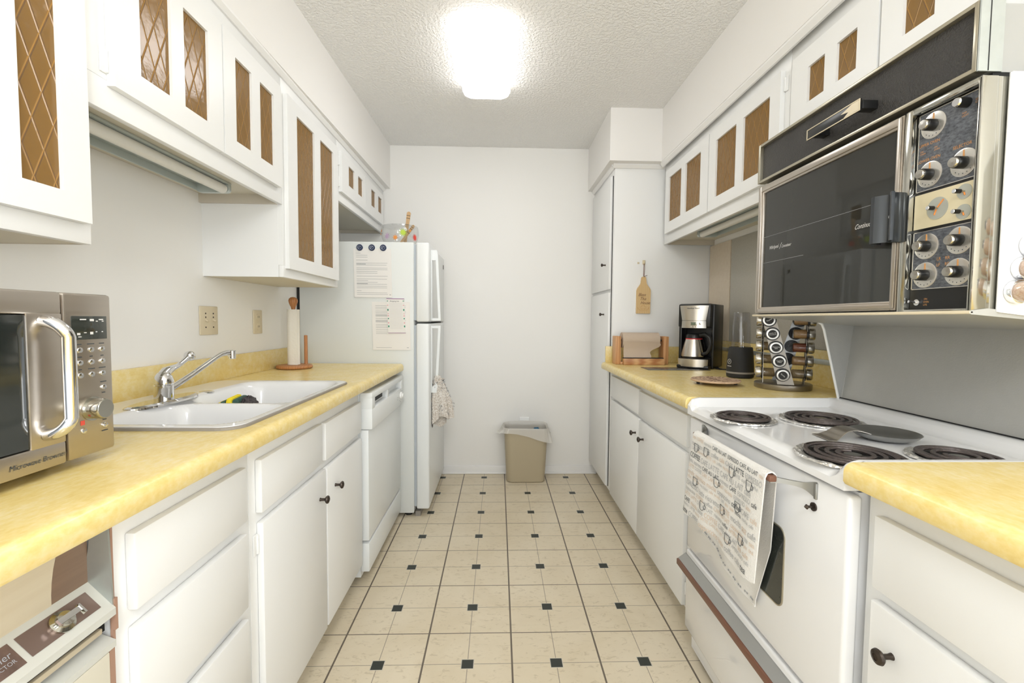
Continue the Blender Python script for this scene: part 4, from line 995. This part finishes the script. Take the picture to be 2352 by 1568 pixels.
# blender
qx, qy = 1.137, 2.085
t = thing('personal_blender', 'black personal blender with a clear upturned cup beside the spice rack', 'blender', (qx, qy, .914))
obj('motor_base', B().lathe([(.050, 0), (.058, .004), (.0595, .018), (.0585, .05), (.055, .10), (.051, .138), (.048, .142), (0, .142)], (qx, qy, .9145), seg=44), 'black_matte', t)
obj('silver_ring', B().lathe([(.0598, .020), (.0600, .021), (.0598, .028), (.0594, .028)], (qx, qy, .9145), seg=44), 'caulk_grey', t)
pr_ = [(.0415, .142), (.0415, .150), (.0395, .152), (.040, .175), (.0375, .25), (.0345, .300), (.032, .304), (0, .305)]
obj('cup', B().lathe(pr_ + [(max(r-.0025, 0), h-.003) for r, h in pr_[::-1]][0:0], (qx, qy, .9145), seg=44), 'blender_cup', t)
b = B(); a = math.radians(190); nr = Vector((math.cos(a), math.sin(a), 0)); tg = Vector((-nr.y, nr.x, 0)); ctr = Vector((qx, qy, .9145+.075)) + nr*.0575
b.tube([ctr + tg*(.011*math.cos(q)) + up*(.011*math.sin(q)) + nr*.0006 for q in [2*PI*i/24 for i in range(24)]], .0008, 6, closed=True); b.tube([ctr + up*.005 + nr*.0006, ctr - up*.005 + nr*.0006], .0012, 6)
b.prism([(-.013, -.02), (.013, -.02), (.013, -.0225), (-.013, -.0225)], ctr + nr*.0002, tg, up, nr*.0008)
obj('emblem', b, 'white_print', t)

# trivet
wx, wy = .905, 1.848
t = thing('trivet', 'round cork trivet with dark lettering, raised on small feet', 'trivet', (wx, wy, .914))
obj('disc', B().lathe([(.094, .0), (.096, .002), (.096, .006), (.094, .008), (0, .008)], (wx, wy, .928), seg=48), 'cork', t)
random.seed(9); b = B()
for (s, ang, rad) in (('BLESS THE FOOD', 0, .0),): pass
for k in range(34):
    a = 2*PI*k/34; 
    for rr in (.090, .078): 
        if (k*7 + int(rr*1000)) % 3: b.box(wx+rr*math.cos(a)-.004, wx+rr*math.cos(a)+.004, wy+rr*math.sin(a)-.0022, wy+rr*math.sin(a)+.0022, .9362, .9366)
for j in range(-5, 6):
    for i in range(-7, 8):
        x = i*.0095; y = j*.0125
        if math.hypot(x, y) < .066 and random.random() < .62: b.box(wx+x-.003, wx+x+.003*random.random(), wy+y-.003, wy+y+.003*random.random(), .9362, .9366)
b.box(wx-.012, wx-.006, wy-.06, wy+.06, .9362, .9366)
obj('printed_pattern', b, 'brown_trim', t)
for (dx, dy) in ((-.068, .010), (.080, -.010), (.01, .080), (-.02, .06)):
    obj('foot', X_(wx+dx-.005, wx+dx+.005, wy+dy-.005, wy+dy+.005, .9145, .928), 'black_matte', t)

# ------------------------------------------------------------------ spice rack and jars
kx, ky, kz = 1.128, 1.752, .9145
t = thing('spice_rack', 'stainless revolving spice tower on the counter left of the range', 'spice rack', (kx, ky, kz))
obj('base', B().lathe([(.098, 0), (.100, .003), (.100, .020), (.097, .022), (0, .022)], (kx, ky, kz), seg=60), 'rack_steel', t)
obj('top_plate', B().lathe([(.097, .296), (.100, .298), (.100, .316), (.09, .318), (0, .318)], (kx, ky, kz), seg=60), 'stainless_v', t)
A0 = math.radians(241)
def jar_pos(c, k):               # column c, row k from the top -> centre on the strip, outward, tangent
    a = A0 + c*PI/2; n_ = Vector((math.cos(a), math.sin(a), 0)); tg = Vector((-n_.y, n_.x, 0)); h = .275 - .052*k - .008
    s = -.062*(h-.02)/.25 + .004
    return Vector((kx, ky, kz)) + n_*.070 + tg*s + up*h, n_, tg
for c in range(4):
    a = A0 + c*PI/2; n_ = Vector((math.cos(a), math.sin(a), 0)); tg = Vector((-n_.y, n_.x, 0)); b = B()
    o = Vector((kx, ky, kz)) + n_*.069
    b.prism([(-.022, .022), (.034, .022), (-.040, .297), (-.096 + .012, .297)], o, tg, up, n_*.002)
    obj('strip', b, 'rest_metal' if c == 2 else 'rack_steel', t)
    b = B()
    for k in range(5):
        P, nn, tt = jar_pos(c, k); b.lathe([(.0258, -.001), (.0258, .0045), (.0228, .0045)], P, nn, 24)
    obj('ring_collar', b, 'black_plastic', t)
rows_ = {0: ['top', 'second', 'third', 'fourth', 'bottom']}
words = {0: ['Thyme', 'Herbs de Provence', 'Seasoning Salt', 'Crushed Mint', 'Parsley']}
fill = {0: ['spice_tan']*5, 1: ['spice_brown', 'spice_brown', 'spice_red', 'spice_brown', 'spice_tan'], 3: ['spice_green', 'spice_green', 'spice_tan', 'spice_tan', 'spice_tan']}
side = {0: 'front', 1: 'right', 3: 'left'}
ordn = ['topmost', 'second from top', 'third from top', 'fourth from top', 'lowest']
for c in (0, 1, 3):
    for k in range(5):
        P, nn, tt = jar_pos(c, k)
        t = thing('spice_jar', '%s spice jar in the %s column of the steel spice tower' % (ordn[k], side[c]), 'jar', P, 'spice jars in the tower')
        obj('glass_body', B().lathe([(.0185, .008), (.0185, -.004), (.0180, -.040), (.015, -.044), (0, -.044)], P, nn, 20), 'spice_glass', t)
        obj('contents', B().lathe([(0, -.001), (.0165, -.001), (.0165, -.039), (.0135, -.042), (0, -.042)], P, nn, 16), fill[c][k], t)
        obj('lid', B().lathe([(.0222, .008), (.0222, .022), (.0205, .0265), (.0160, .0268), (.0155, .0255), (0, .0255)], P, nn, 28), 'lid_steel', t)
        b = B().lathe([(.0150, .0256), (.0150, .0262), (0, .0262)], P, nn, 24); lb = obj('label', b, 'black_matte', t)
        if c == 0:
            b = B(); ws = words[0][k].split(' '); rotk = (.55, .15, 0, 0, -.7)[k]
            if len(ws) == 3: ws = ['Herbs de', 'Provence']
            R2 = tt*math.cos(rotk) + up*math.sin(rotk); U2 = -tt*math.sin(rotk) + up*math.cos(rotk)
            for i, w_ in enumerate(ws): b.text(w_, P + nn*.0266 + U2*((len(ws)-1)*.0028 - i*.0056 - .0016), R2, U2, .0062 if len(w_) > 5 else .0075, 'C')
            obj('lettering', b, 'white_print', lb)

# ================================================================== range with upper oven
RY0, RY1 = .822, 1.530
t = thing('range', 'white range with coil burners and a black glass upper oven', 'range', (.95, 1.17, 0))
obj('cabinet_body', X_(.69, 1.18, RY0+.006, RY1-.004, .03, .852), 'enamel_white', t)
# cooktop: dished top with raised lips on sides and back
def top_z(x, y):
    z = .8865 + .0275*max(sm(RY1-.035, RY1-.012, y), sm(RY0+.035, RY0+.012, y), sm(1.12, 1.165, x))*1.0
    side_ = max(sm(RY1-.035, RY1-.012, y), sm(RY0+.035, RY0+.012, y)); 
    z = .8865 + .0275*max(side_*sm(.645, .69, x) + side_*.0, sm(1.12, 1.165, x), side_*.9 if x > .66 else side_*.55)
    return z - .014*sm(.675, .655, x)
b = B(); b.sheet(lambda u, v: (.655 + (1.185-.655)*v, RY0 + (RY1-RY0)*u, top_z(.655+(1.185-.655)*v, RY0+(RY1-RY0)*u)), 60, 44)
N_ = 60
fr = [Vector((.655, RY0 + (RY1-RY0)*i/N_, top_z(.655, RY0+(RY1-RY0)*i/N_))) for i in range(N_+1)]
b.add(fr + [Vector((.655, p.y, .858)) for p in fr], [(i, i+1, N_+2+i, N_+1+i) for i in range(N_)])
for y in (RY0, RY1):
    e = [Vector((.655+.53*i/40, y, top_z(.655+.53*i/40, y))) for i in range(41)]
    b.add(e + [Vector((p.x, y, .858)) for p in e], [(i, i+1, 42+i, 41+i) for i in range(40)])
b.box(.656, 1.185, RY0+.001, RY1-.001, .8575, .862)
ct = obj('cooktop', b, 'enamel_white', t)
def burner(x, y, r):
    c = thing_child('coil_burner', t)
def coil_burner(x, y, r, ang):
    pan = obj('drip_pan', B().lathe([(r+.017, .0005), (r+.0165, .003), (r+.013, .0042), (r+.009, .0036), (r+.005, .0030), (r+.001, .0026), (r-.006, .0018), (0, .0012)], (x, y, .8870), seg=72, smooth=False), 'foil', t)
    obj('pan_bowl', B().lathe([(r-.003, .0022), (r-.012, .0026), (0, .0026)], (x, y, .8872), seg=48), 'pan_dark', t)
    random.seed(int(x*1000))
    for v in pan.data.vertices: v.co.z += random.uniform(-.0006, .0024) if math.hypot(v.co.x+t.location.x-x, v.co.y+t.location.y-y) > r-.001 else 0
    b = B(); turns = 4.2 if r > .08 else 3.2; r0_ = .022; pts = []
    n_ = int(turns*36)
    for i in range(n_+1):
        q = i/n_; a = ang + 2*PI*turns*q; rr = r0_ + (r-.005-r0_)*min(1, q*turns/(turns-.85)); pts.append((x+rr*math.cos(a), y+rr*math.sin(a), .8972))
    pts.append((pts[-1][0], pts[-1][1], .891))
    b.tube(pts, .0046, 8)
    for v in b.v: v.z = min(v.z, .8998)
    obj('coil', b, 'coil_iron', t)
    b = B()
    for k in range(3): a = ang + 2*PI*k/3; b.box(-r+.01, 0, -.001, .001, 0, .002); 
    M = [Matrix.Translation((x, y, .8905)) @ Matrix.Rotation(ang + 2*PI*k/3, 4, 'Z') for k in range(3)]
    for k in range(3):
        for j in range(8): b.v[k*8+j] = M[k] @ b.v[k*8+j]
    b.lathe([(.016, .890), (.016, .8965), (0, .897)], (x, y, 0), seg=20)
    obj('coil_support', b, 'rest_metal', t)
coil_burner(.725, 1.305, .073, .5); coil_burner(.945, 1.285, .092, 2.0); coil_burner(.757, .930, .092, 1.0); coil_burner(.975, .915, .073, 2.6)
# lower oven door
DZ0, DZ1 = .392, .848
b = B(); b.box(.664, .692, RY0-.004, RY1, DZ0, DZ1, .008, 3); dr = obj('oven_door', b, 'enamel_white', t)
WN = rrect(1.17, .603, .168, .092, .02, 5)
obj('oven_window', B().prism(WN, (.6645, 0, 0), (0, 1, 0), (0, 0, 1), (-.002, 0, 0)), 'oven_window', dr)
outer = rrect(1.17, .603, .171, .095, .023, 5); K = len(WN); b = B()
b.add([(.6645, *p) for p in outer] + [(.6615, *p) for p in outer] + [(.6615, *p) for p in WN] + [(.6645, *p) for p in WN], [(j*K+i, j*K+(i+1) % K, (j+1)*K+(i+1) % K, (j+1)*K+i) for j in range(3) for i in range(K)])
obj('window_trim', b, 'bronze_edge', dr)
b = B(); b.box(.5955, .6125, .957, 1.350, .825, .839, .003); hd = obj('handle_bar', b, 'brown_trim', dr)
for (y0_, y1_) in ((.962, .905), (1.345, 1.425)):
    b = B()
    def blade(u, v, y0_=y0_, y1_=y1_):
        h = .0075 - .0025*math.sin(PI*min(1, u*1.4)) + .010*sm(.6, 1, u); y = y0_ + (y1_-y0_)*(u**1.3)
        return (.600 + .0638*sm(0, 1, u*.5+.0)*2*.5/.5*.999 if u < 0 else .600 + .0635*math.sin(PI/2*u), y, .830 - .004*u + (v-.5)*2*h)
    b.sheet(blade, 18, 2, .005 if y1_ < y0_ else -.005); b.box(.659, .6645, y1_-.004, y1_+.004, .808, .843, .002)
    obj('handle_bracket', b, 'bracket_metal', dr)
b = B(); b.cyl((.664, .911, .790), (.650, .911, .790), .0028, seg=10); b.cyl((.664, .911, .790), (.661, .911, .790), .009); b.lathe([(.0, -.006), (.0055, 0), (0, .006)], (.648, .911, .790), (1, 0, 0), 14); obj('lock_pin', b, 'knob_bronze', dr)
# storage drawer
b = B(); b.box(.664, .692, RY0-.003, RY1, .105, .383, .006, 3); d = obj('storage_drawer', b, 'enamel_white', t)
b = B(); b.prism([(.664, .366), (.661, .366), (.636, .349), (.664, .349)], (0, RY0-.004, 0), (1, 0, 0), (0, 0, 1), (0, RY1-RY0+.004, 0)); obj('drawer_trim', b, 'bracket_metal', d)
b = B(); b.box(.630, .664, RY0-.004, RY1, .328, .348, .002); obj('drawer_handle', b, 'brown_trim', d)
obj('toe_base', X_(.715, 1.15, RY0+.01, RY1-.01, 0, .03), 'dark_gap', t); obj('toe_kick', X_(.71, .716, RY0+.01, RY1-.01, .0, .105), 'dark_gap', t)
# back panel and wings under the upper oven
b = B(); b.add([(1.190, RY0, .905), (1.190, RY1, .905), (1.226, RY1, 1.166), (1.226, RY0, 1.166), (1.31, RY0, .905), (1.31, RY1, .905), (1.31, RY1, 1.166), (1.31, RY0, 1.166)], [(0, 1, 2, 3), (7, 6, 5, 4), (0, 4, 5, 1), (3, 2, 6, 7), (0, 3, 7, 4), (1, 5, 6, 2)])
obj('back_panel', b, 'grey_panel', t)
b = B(); b.prism([(1.183, .913), (1.192, .913), (1.226, 1.166), (1.112, 1.178)], (0, RY1-.004, 0), (1, 0, 0), (0, 0, 1), (0, .003, 0)); obj('side_wing', b, 'grey_panel', t)
b = B(); b.tube([(1.182, RY1-.003, .914), (1.122, RY1-.003, 1.150), (1.114, RY1-.003, 1.168), (1.10, RY1-.003, 1.177)], .004, 10); obj('wing_trim', b, 'plastic_white', t)
obj('back_gap', X_(1.1845, 1.190, RY0+.002, RY1-.006, .908, .9165), 'dark_gap', t)
obj('wing_seam', B().tube([(1.192, RY1-.006, .914), (1.227, RY1-.006, 1.164)], .0012, 6), 'white_print', t)
# upper oven box
UX = .872; UY0, UY1 = .812, 1.522
b = B(); pf = [(UX+.03, 1.204), (1.31, 1.160), (1.31, 1.62), (UX+.03, 1.62)]
b.prism(pf, (0, UY0+.008, 0), (1, 0, 0), (0, 0, 1), (0, UY1-UY0-.008, 0)); ub = obj('upper_oven', b, 'enamel_white', t)
b = B(); b.prism([(UX-.002, 1.193), (UX-.002, 1.200), (UX+.03, 1.204), (1.31, 1.163), (1.31, 1.156)], (0, UY0-.002, 0), (1, 0, 0), (0, 0, 1), (0, UY1-UY0+.008, 0)); obj('oven_underside', b, 'grey_panel', t)
b = B(); b.box(UX-.004, UX+.004, UY0-.002, UY1+.006, 1.1935, 1.2, .002); obj('bottom_lip', b, 'outlet_ivory', t)
# upper door: frame, glass, handle
gy0, gy1, gz0, gz1 = .988, 1.490, 1.224, 1.598; dy0, dy1, dz0, dz1 = .972, 1.518, 1.203, 1.624
b = B(); xa, xb_ = UX, UX+.028
def frame4(b, x0, x1, y0, y1, z0, z1, a0, a1, c0, c1, bev=.003):
    b.box(x0, x1, y0, a0, z0, z1, bev); b.box(x0, x1, a1, y1, z0, z1, bev); b.box(x0, x1, a0-.001, a1+.001, z0, c0, bev); b.box(x0, x1, a0-.001, a1+.001, c1, z1, bev)
frame4(b, UX, UX+.028, dy0, dy1, dz0, dz1, gy0, gy1, gz0, gz1)
frame4(b, UX-.004, UX+.004, dy0+.003, dy1-.006, dz0+.004, dz1-.003, gy0-.003, gy1+.006, gz0-.006, gz1+.006, .002)
ud = obj('upper_oven_door', b, 'stainless', t)
obj('glass', X_(UX+.006, UX+.012, gy0, gy1, gz0, gz1), 'oven_glass', ud)
b = B(); xg = UX+.0054; L_ = (0, -1, 0)
b.text('Whirlpool', (xg, 1.457, 1.409), L_, up, .016, 'L', .25, squeeze=.72); b.text('/', (xg, 1.404, 1.404), L_, up, .026, 'L', .3); b.text('Connoisseur', (xg, 1.394, 1.406), L_, up, .013, 'L', .45, squeeze=.68)
b.text('Continuous Clean', (xg, 1.105, 1.404), L_, up, .017, 'L', .45, squeeze=.75); obj('lettering', b, 'white_print', ud)
b = B(); b.box(xg-.0002, xg+.0002, 1.04, 1.489, 1.4525, 1.4532); b.box(xg-.0002, xg+.0002, 1.29, 1.489, 1.3685, 1.3692); obj('scratch_lines', b, 'grey_print', ud)
def hsec(u, v):                  # handle: concave grip plate
    y = .948 + .080*u; q = min(1, u/.68)
    x = UX - .034 + .018*math.sin(PI*q)**2 if u < .68 else UX - .034 + .026*sm(.68, .74, u)
    return (x, y, 1.352 + .103*v)
b = B(); b.sheet(hsec, 24, 2, .006); b.box(UX-.024, UX+.002, .962, .974, 1.35, 1.457, .002); hh = obj('door_handle', b, 'handle_black', ud)
obj('handle_screw', B().lathe([(.005, 0), (.005, .003), (.002, .004), (0, .0035)], (UX-.0312, .957, 1.403), (-1, 0, 0), 16), 'chrome', hh)
# control panel
py0, py1, pz0, pz1 = UY0, .968, 1.197, 1.624
b = B(); frame4(b, UX-.002, UX+.03, py0, py1, pz0, pz1, .820, .950, 1.2045, 1.611, .0025); pn = obj('control_frame', b, 'polished_steel', t)
obj('control_panel', X_(UX+.011, UX+.016, .8205, .9495, 1.205, 1.6105), 'black_plastic', t)
cpn = [o for o in t.children if o.name.startswith('control_panel')][0]
xp = UX+.0108
obj('textured_plate', X_(xp-.0006, xp, .8215, .9465, 1.449, 1.6085), 'panel_blue', cpn); obj('textured_plate', X_(xp-.0006, xp, .8215, .9465, 1.246, 1.366), 'panel_blue', cpn)
for (z0_, z1_) in ((1.449, 1.6085), (1.246, 1.366)):
    b = B()
    for (a, c, d_, e) in ((.8215, .9465, z0_, z0_+.0015), (.8215, .9465, z1_-.0015, z1_), (.945, .9465, z0_, z1_)): b.box(xp-.0012, xp-.0005, a, c, d_, e)
    obj('plate_outline', b, 'dial_face', cpn)
obj('clock_panel', X_(xp-.0008, xp, .8215, .948, 1.372, 1.4435), 'clock_face', cpn)
def dial(y, z, r=.0262, kr=.0115):
    d = obj('dial', B().lathe([(r, 0), (r, .0015), (r*.92, .002), (r*.5, .0015), (0, .0015)], (xp-.0006, y, z), (-1, 0, 0), 40), 'dial_face', cpn)
    obj('pointer', X_(xp-.0030, xp-.0022, y-.0012, y+.0012, z+r*.42, z+r*.92), 'orange_print', d)
    b = B()
    for k in range(5): a = -PI/2 + (k-2)*.38; b.cyl((xp-.0022, y+r*.78*math.cos(a), z+r*.78*math.sin(a)), (xp-.0028, y+r*.78*math.cos(a), z+r*.78*math.sin(a)), .0009, seg=7)
    obj('dial_marks', b, 'dark_print', d)
    obj('knob_grip', B().lathe([(kr, 0), (kr*.96, .016), (kr*.9, .017)], (xp-.003, y, z), (-1, 0, 0), 28), 'black_plastic', d)
    obj('knob_cap', B().lathe([(kr*.88, 0), (kr*.88, .003), (kr*.76, .005), (0, .0055)], (xp-.020, y, z), (-1, 0, 0), 28), 'lid_steel', d)
for (y, z) in ((.914, 1.578), (.849, 1.481), (.917, 1.480), (.916, 1.334), (.849, 1.335), (.916, 1.275), (.849, 1.275)): dial(y, z)
for (y, z, kr) in ((.849, 1.592, .009),):
    d = obj('lamp_knob', B().lathe([(kr, 0), (kr, .020)], (xp-.0006, y, z), (-1, 0, 0), 24), 'black_plastic', cpn); obj('knob_cap', B().lathe([(kr*.95, 0), (kr*.8, .003), (0, .003)], (xp-.021, y, z), (-1, 0, 0), 24), 'chrome', d)
for (y, z, r) in ((.897, 1.407, .022), (.845, 1.426, .014), (.845, 1.388, .014)):
    d = obj('clock_dial', B().lathe([(r, 0), (r, .001), (0, .001)], (xp-.0008, y, z), (-1, 0, 0), 36), 'clock_disc', cpn)
    b = B(); hnd = [(.9, 2.3), (.62, -1.2)] if r > .02 else [(.55, -1.9), (.4, .6)]
    for (l, a) in hnd: p0 = Vector((xp-.0026, y, z)); p1 = p0 + Vector((0, math.cos(a)*l*r, math.sin(a)*l*r)); b.tube([p0, p1], .0013, 6)
    obj('clock_hands', b, 'orange_hand', d)
    obj('knob_stem', B().cyl((xp-.002, y, z), (xp-.014, y, z), .0022), 'bronze_edge', d)
    obj('knob_grip', B().cyl((xp-.010, y, z), (xp-.021, y, z), .0042), 'black_plastic', d); obj('knob_cap', B().cyl((xp-.021, y, z), (xp-.023, y, z), .0040, bev=.0007), 'chrome', d)
b = B()
for (s_, y, z, sz) in (('UPPER OVEN', .944, 1.541, .0085), ('LOWER OVEN', .946, 1.509, .0085), ('SELECTOR', .872, 1.512, .0085), ('LR', .893, 1.302, .009), ('RR', .876, 1.302, .009), ('LF', .893, 1.290, .009), ('RF', .876, 1.290, .009), ('ON', .941, 1.530, .005), ('OVEN', .941, 1.525, .005), ('ON', .911, 1.530, .005), ('OVEN', .911, 1.525, .005), ('TOP', .858, 1.573, .005), ('LIGHT', .858, 1.568, .005), ('OVEN', .834, 1.589, .005), ('LITE', .834, 1.584, .005), ('ON', .916, 1.224, .005), ('OVEN', .917, 1.218, .005), ('LITE', .917, 1.212, .005)):
    b.text(s_, (xp-.0010, y, z), (0, -1, 0), up, sz, 'L', squeeze=.9)
obj('lettering', b, 'orange_print', cpn)
b = B(); b.cyl((xp, .931, 1.219), (xp-.003, .931, 1.219), .0065); b.tube([(xp-.002, .931, 1.219), (xp-.018, .933, 1.221)], [.0022, .003], 8); obj('toggle_switch', b, 'chrome', cpn)
# polished bevel strip and white side panel, facing the viewer
b = B(); b.prism([(UX-.002, UY0), (UX+.054, UY0+.003), (UX+.054, UY0+.006), (UX-.002, UY0+.004)], (0, 0, 1.199), (1, 0, 0), (0, 1, 0), (0, 0, .424)); obj('side_strip', b, 'polished_steel', t)
b = B(); b.prism([(.919, 1.197), (1.31, 1.152), (1.31, 1.628), (.919, 1.628)], (0, .806, 0), (1, 0, 0), (0, 0, 1), (0, .006, 0)); b.tube([(.921, .809, 1.198), (.921, .809, 1.627)], .0035, 8)
sp_ = obj('side_panel', b, 'enamel_white', t)
# magnetic jars on the white side panel
for i, (x, z, lab) in enumerate(((.925, 1.2345, 'lowest'), (.936, 1.277, 'second from bottom'), (.949, 1.319, 'third from bottom'), (.962, 1.362, 'topmost'))):
    t2 = thing('magnetic_jar', '%s of the glass spice jars stuck to the white oven side' % lab, 'jar', (x, .78, z-.02), 'spice jars on the oven side')
    cx = x + .020
    obj('glass_body', B().lathe([(.0185, 0), (.0205, .004), (.0205, .034), (.017, .042), (.011, .045), (0, .046)], (cx, .797, z), (0, -1, 0), 12), 'clear_glass', t2)
    obj('contents', B().lathe([(0, .002), (.0178, .002), (.0178, .030), (.014, .036), (0, .038)], (cx, .797, z), (0, -1, 0), 12), 'jar_contents_salt', t2)
    obj('lid', B().lathe([(.021, -.008), (.0215, 0), (.0215, .004), (.0205, .0045)], (cx, .797, z), (0, -1, 0), 24), 'chrome', t2)
    obj('label', B().prism([(-.012, -.009), (.016, -.009), (.016, .009), (-.012, .009)], (cx, .797-.047, z+.004), (1, 0, 0), (0, 0, 1), (0, -.0006, 0)), 'label_grey', t2)

# ------------------------------------------------------------------ range hood
t = thing('range_hood', 'black and galvanized range hood above the upper oven', 'range hood', (1.0, 1.18, 1.635))
HY0, HY1 = .828, 1.528
obj('hood_box', X_(.895, XR-.002, HY0+.004, HY1-.004, 1.640, 1.763), 'hood_side', t)
b = B(); frame4(b, UX, .897, HY0, HY1, 1.638, 1.765, HY0+.008, HY1-.010, 1.646, 1.757, .001); obj('edge_frame', b, 'bronze_edge', t)
obj('front_panel', X_(.884, .890, HY0+.006, HY1-.008, 1.645, 1.759), 'hood_black', t)
obj('seam', X_(.8905, .892, HY0-.0046, HY0-.004, 1.638, 1.764), 'dark_gap', t)
obj('side_flange', X_(.873, .918, HY0-.004, HY0-.001, 1.637, 1.765), 'galvanized', t)
b = B(); b.box(.8425, .847, 1.060, 1.243, 1.672, 1.700, .001); gp = obj('grip_plate', b, 'black_plastic', t)
b = B(); frame4(b, .8415, .843, 1.060, 1.243, 1.672, 1.700, 1.0625, 1.2405, 1.6745, 1.6975, .0004); b.prism([(1.063, 1.675), (1.11, 1.675), (1.095, 1.683), (1.12, 1.687), (1.085, 1.697), (1.063, 1.697)], (.8425, 0, 0), (0, 1, 0), (0, 0, 1), (-.0006, 0, 0)); obj('worn_border', b, 'orange_print' if 0 else 'outlet_ivory', gp)
for y in (1.07, 1.225): obj('standoff', X_(.847, .885, y-.012, y+.012, 1.676, 1.696, .002), 'black_plastic', gp)
obj('filler_strip', X_(.905, 1.0, HY0, HY1, 1.6235, 1.636), 'dark_gap', t)

# ------------------------------------------------------------------ spoon rest
t = thing('spoon_rest', 'brushed metal spoon rest dish lying between the burners', 'spoon rest', (.965, 1.095, .887))
obj('dish', B().lathe([(.0, .0035), (.045, .0045), (.060, .010), (.071, .0195), (.0725, .0185), (.062, .008), (.046, .001), (0, .0)], (.962, 1.085, .8875), seg=56), 'rest_metal', t)
def rh(u, v):                    # flared grip that rises over the rim and droops to the cooktop
    cx_ = .905 - .098*u; cy_ = 1.090 + .004*u; w = .036 - .010*math.sin(PI*min(1, u*1.2)); z = .906 + .006*math.sin(PI*min(1, u*1.6)) - .0225*sm(.45, 1, u)
    return (cx_ + .006*(v-.5), cy_ + (v-.5)*2*w*1.0, max(z, .8885))
obj('handle', B().sheet(rh, 24, 8, .0014), 'rest_handle', t)

# ------------------------------------------------------------------ dish towel on the oven handle
t = thing('dish_towel', 'white coffee-word printed dish towel over the oven door handle', 'towel', (.60, 1.16, .45))
TY0, TY1 = .966, 1.335
bar = (.604, .832)
def tow(s, y):                   # s: metres along cloth from the bar top; negative = front side
    u = (y-TY0)/(TY1-TY0)
    r = .0125
    ripple = .006*math.sin(u*9+.6) + .003*math.sin(u*21)
    if abs(s) < r*PI/2:
        a = s/r; return Vector((bar[0] + r*math.sin(a)*1.0, y, bar[1] + r*math.cos(a)))
    if s < 0:
        d = -s - r*PI/2; k = min(1, d/.25); yy = y + (.030*(u-.15))*k*1.0 + .02*k
        return Vector((bar[0]-r - ripple*k - .004*k, yy, bar[1]-d))
    d = s - r*PI/2; k = min(1, d/.36); yy = y + (.125 - .070*u)*k
    return Vector((min(bar[0]+r + .035*min(1, d/.2) + ripple*k*.5, .6565), yy, bar[1]-d))
FL = lambda u: .268 + .010*math.sin(u*7) ; BL = lambda u: .395 - .045*u + .008*math.sin(u*6)
NV = 70
def cloth(u, v):
    y = TY0 + (TY1-TY0)*u; s0, s1 = -FL(u), BL(u); return tow(s0 + (s1-s0)*v, y)
b = B(); b.sheet(cloth, 40, NV, .0018)
# outer face (print side) and inner face
n_out = 40*NV
for i in range(len(b.f)): b.m[i] = 0
obj('cloth', b, ['towel_white', 'towel_back'], t)
random.seed(21); b = B(); hh_ = [.016, .021, .014, .024, .018]
wl = ['coffee', 'CAFE', 'latte', 'ESPRESSO', 'AMERICANO', 'mocha', 'cappuccino', 'CAFE AU LAIT', 'macchiato', 'cafe', 'espresso', 'COFFEE', 'LATTE', 'ristretto']
d = .010; ri = 0
while d < .250:
    h = hh_[ri % 5]; y = TY1 - .004; ri += 1
    while y > TY0 + .012:
        w_ = random.choice(wl); _, _, wd_ = glyphs(w_); sz = h*.95; sq = .8; W_ = wd_*sz*sq
        if W_ > y - TY0 - .004:
            w_ = random.choice(('tea', 'moka', 'cafe')); _, _, wd_ = glyphs(w_); W_ = wd_*sz*sq
            if W_ > y - TY0 - .002: break
        b.mi = random.choice((0, 0, 0, 1, 1, 1, 2))
        def f(px, pz, y=y, d=d, h=h):
            s = -(d + h - pz); return tow(s, y-px) + Vector((-.0032, 0, .0004))
        b.text(w_, (0, 0, 0), (1, 0, 0), (0, 0, 1), sz, 'L', fn=f, squeeze=sq)
        y -= W_ + .006
    d += h*.86 + .002
# little cup and pot drawings
for (yy, dd) in ((1.30, .05), (1.24, .045), (1.10, .055), (1.02, .06), (1.28, .15), (1.17, .11), (1.06, .13), (1.13, .17), (1.22, .20), (1.03, .20), (1.09, .23)):
    b.mi = 2; sc_ = .012
    shp = [(-1, 1), (-.8, -.6), (-.4, -1), (.4, -1), (.8, -.6), (1, 1)]
    b.tube([tow(-(dd - q*sc_), yy - p*sc_) + Vector((-.0032, 0, 0)) for p, q in shp], .0007, 5, closed=True)
    b.tube([tow(-(dd - q*sc_), yy - p*sc_) + Vector((-.0032, 0, 0)) for p, q in ((1, .6), (1.5, .4), (1.4, -.3), (.9, -.3))], .0007, 5)
obj('printed_words', b, ['towel_grey', 'tan_print', 'dark_print'], t)
b = B()
for (u, off) in ((0.0, 0), ):
    b.tube([cloth(0.004, .0 + .98*i/60) + Vector((0, -.0012, 0)) for i in range(61)], .0013, 6)
for i in range(40):
    if i % 2: b.mi = 1
    else: b.mi = 2
b.mi = 0
b.tube([cloth(i/40, .997) + Vector((-.0005, 0, 0)) for i in range(41)], .0014, 6)
obj('hem', b, ['towel_white'], t)
b = B(); b.mi = 0
for i in range(34):
    u = i/34; p = Vector(cloth(u, .985)); 
    if i % 3: b.box(p.x-.0022, p.x-.0016, p.y, p.y+.006, p.z, p.z+.004)
obj('hem_print', b, 'grey_print', t)
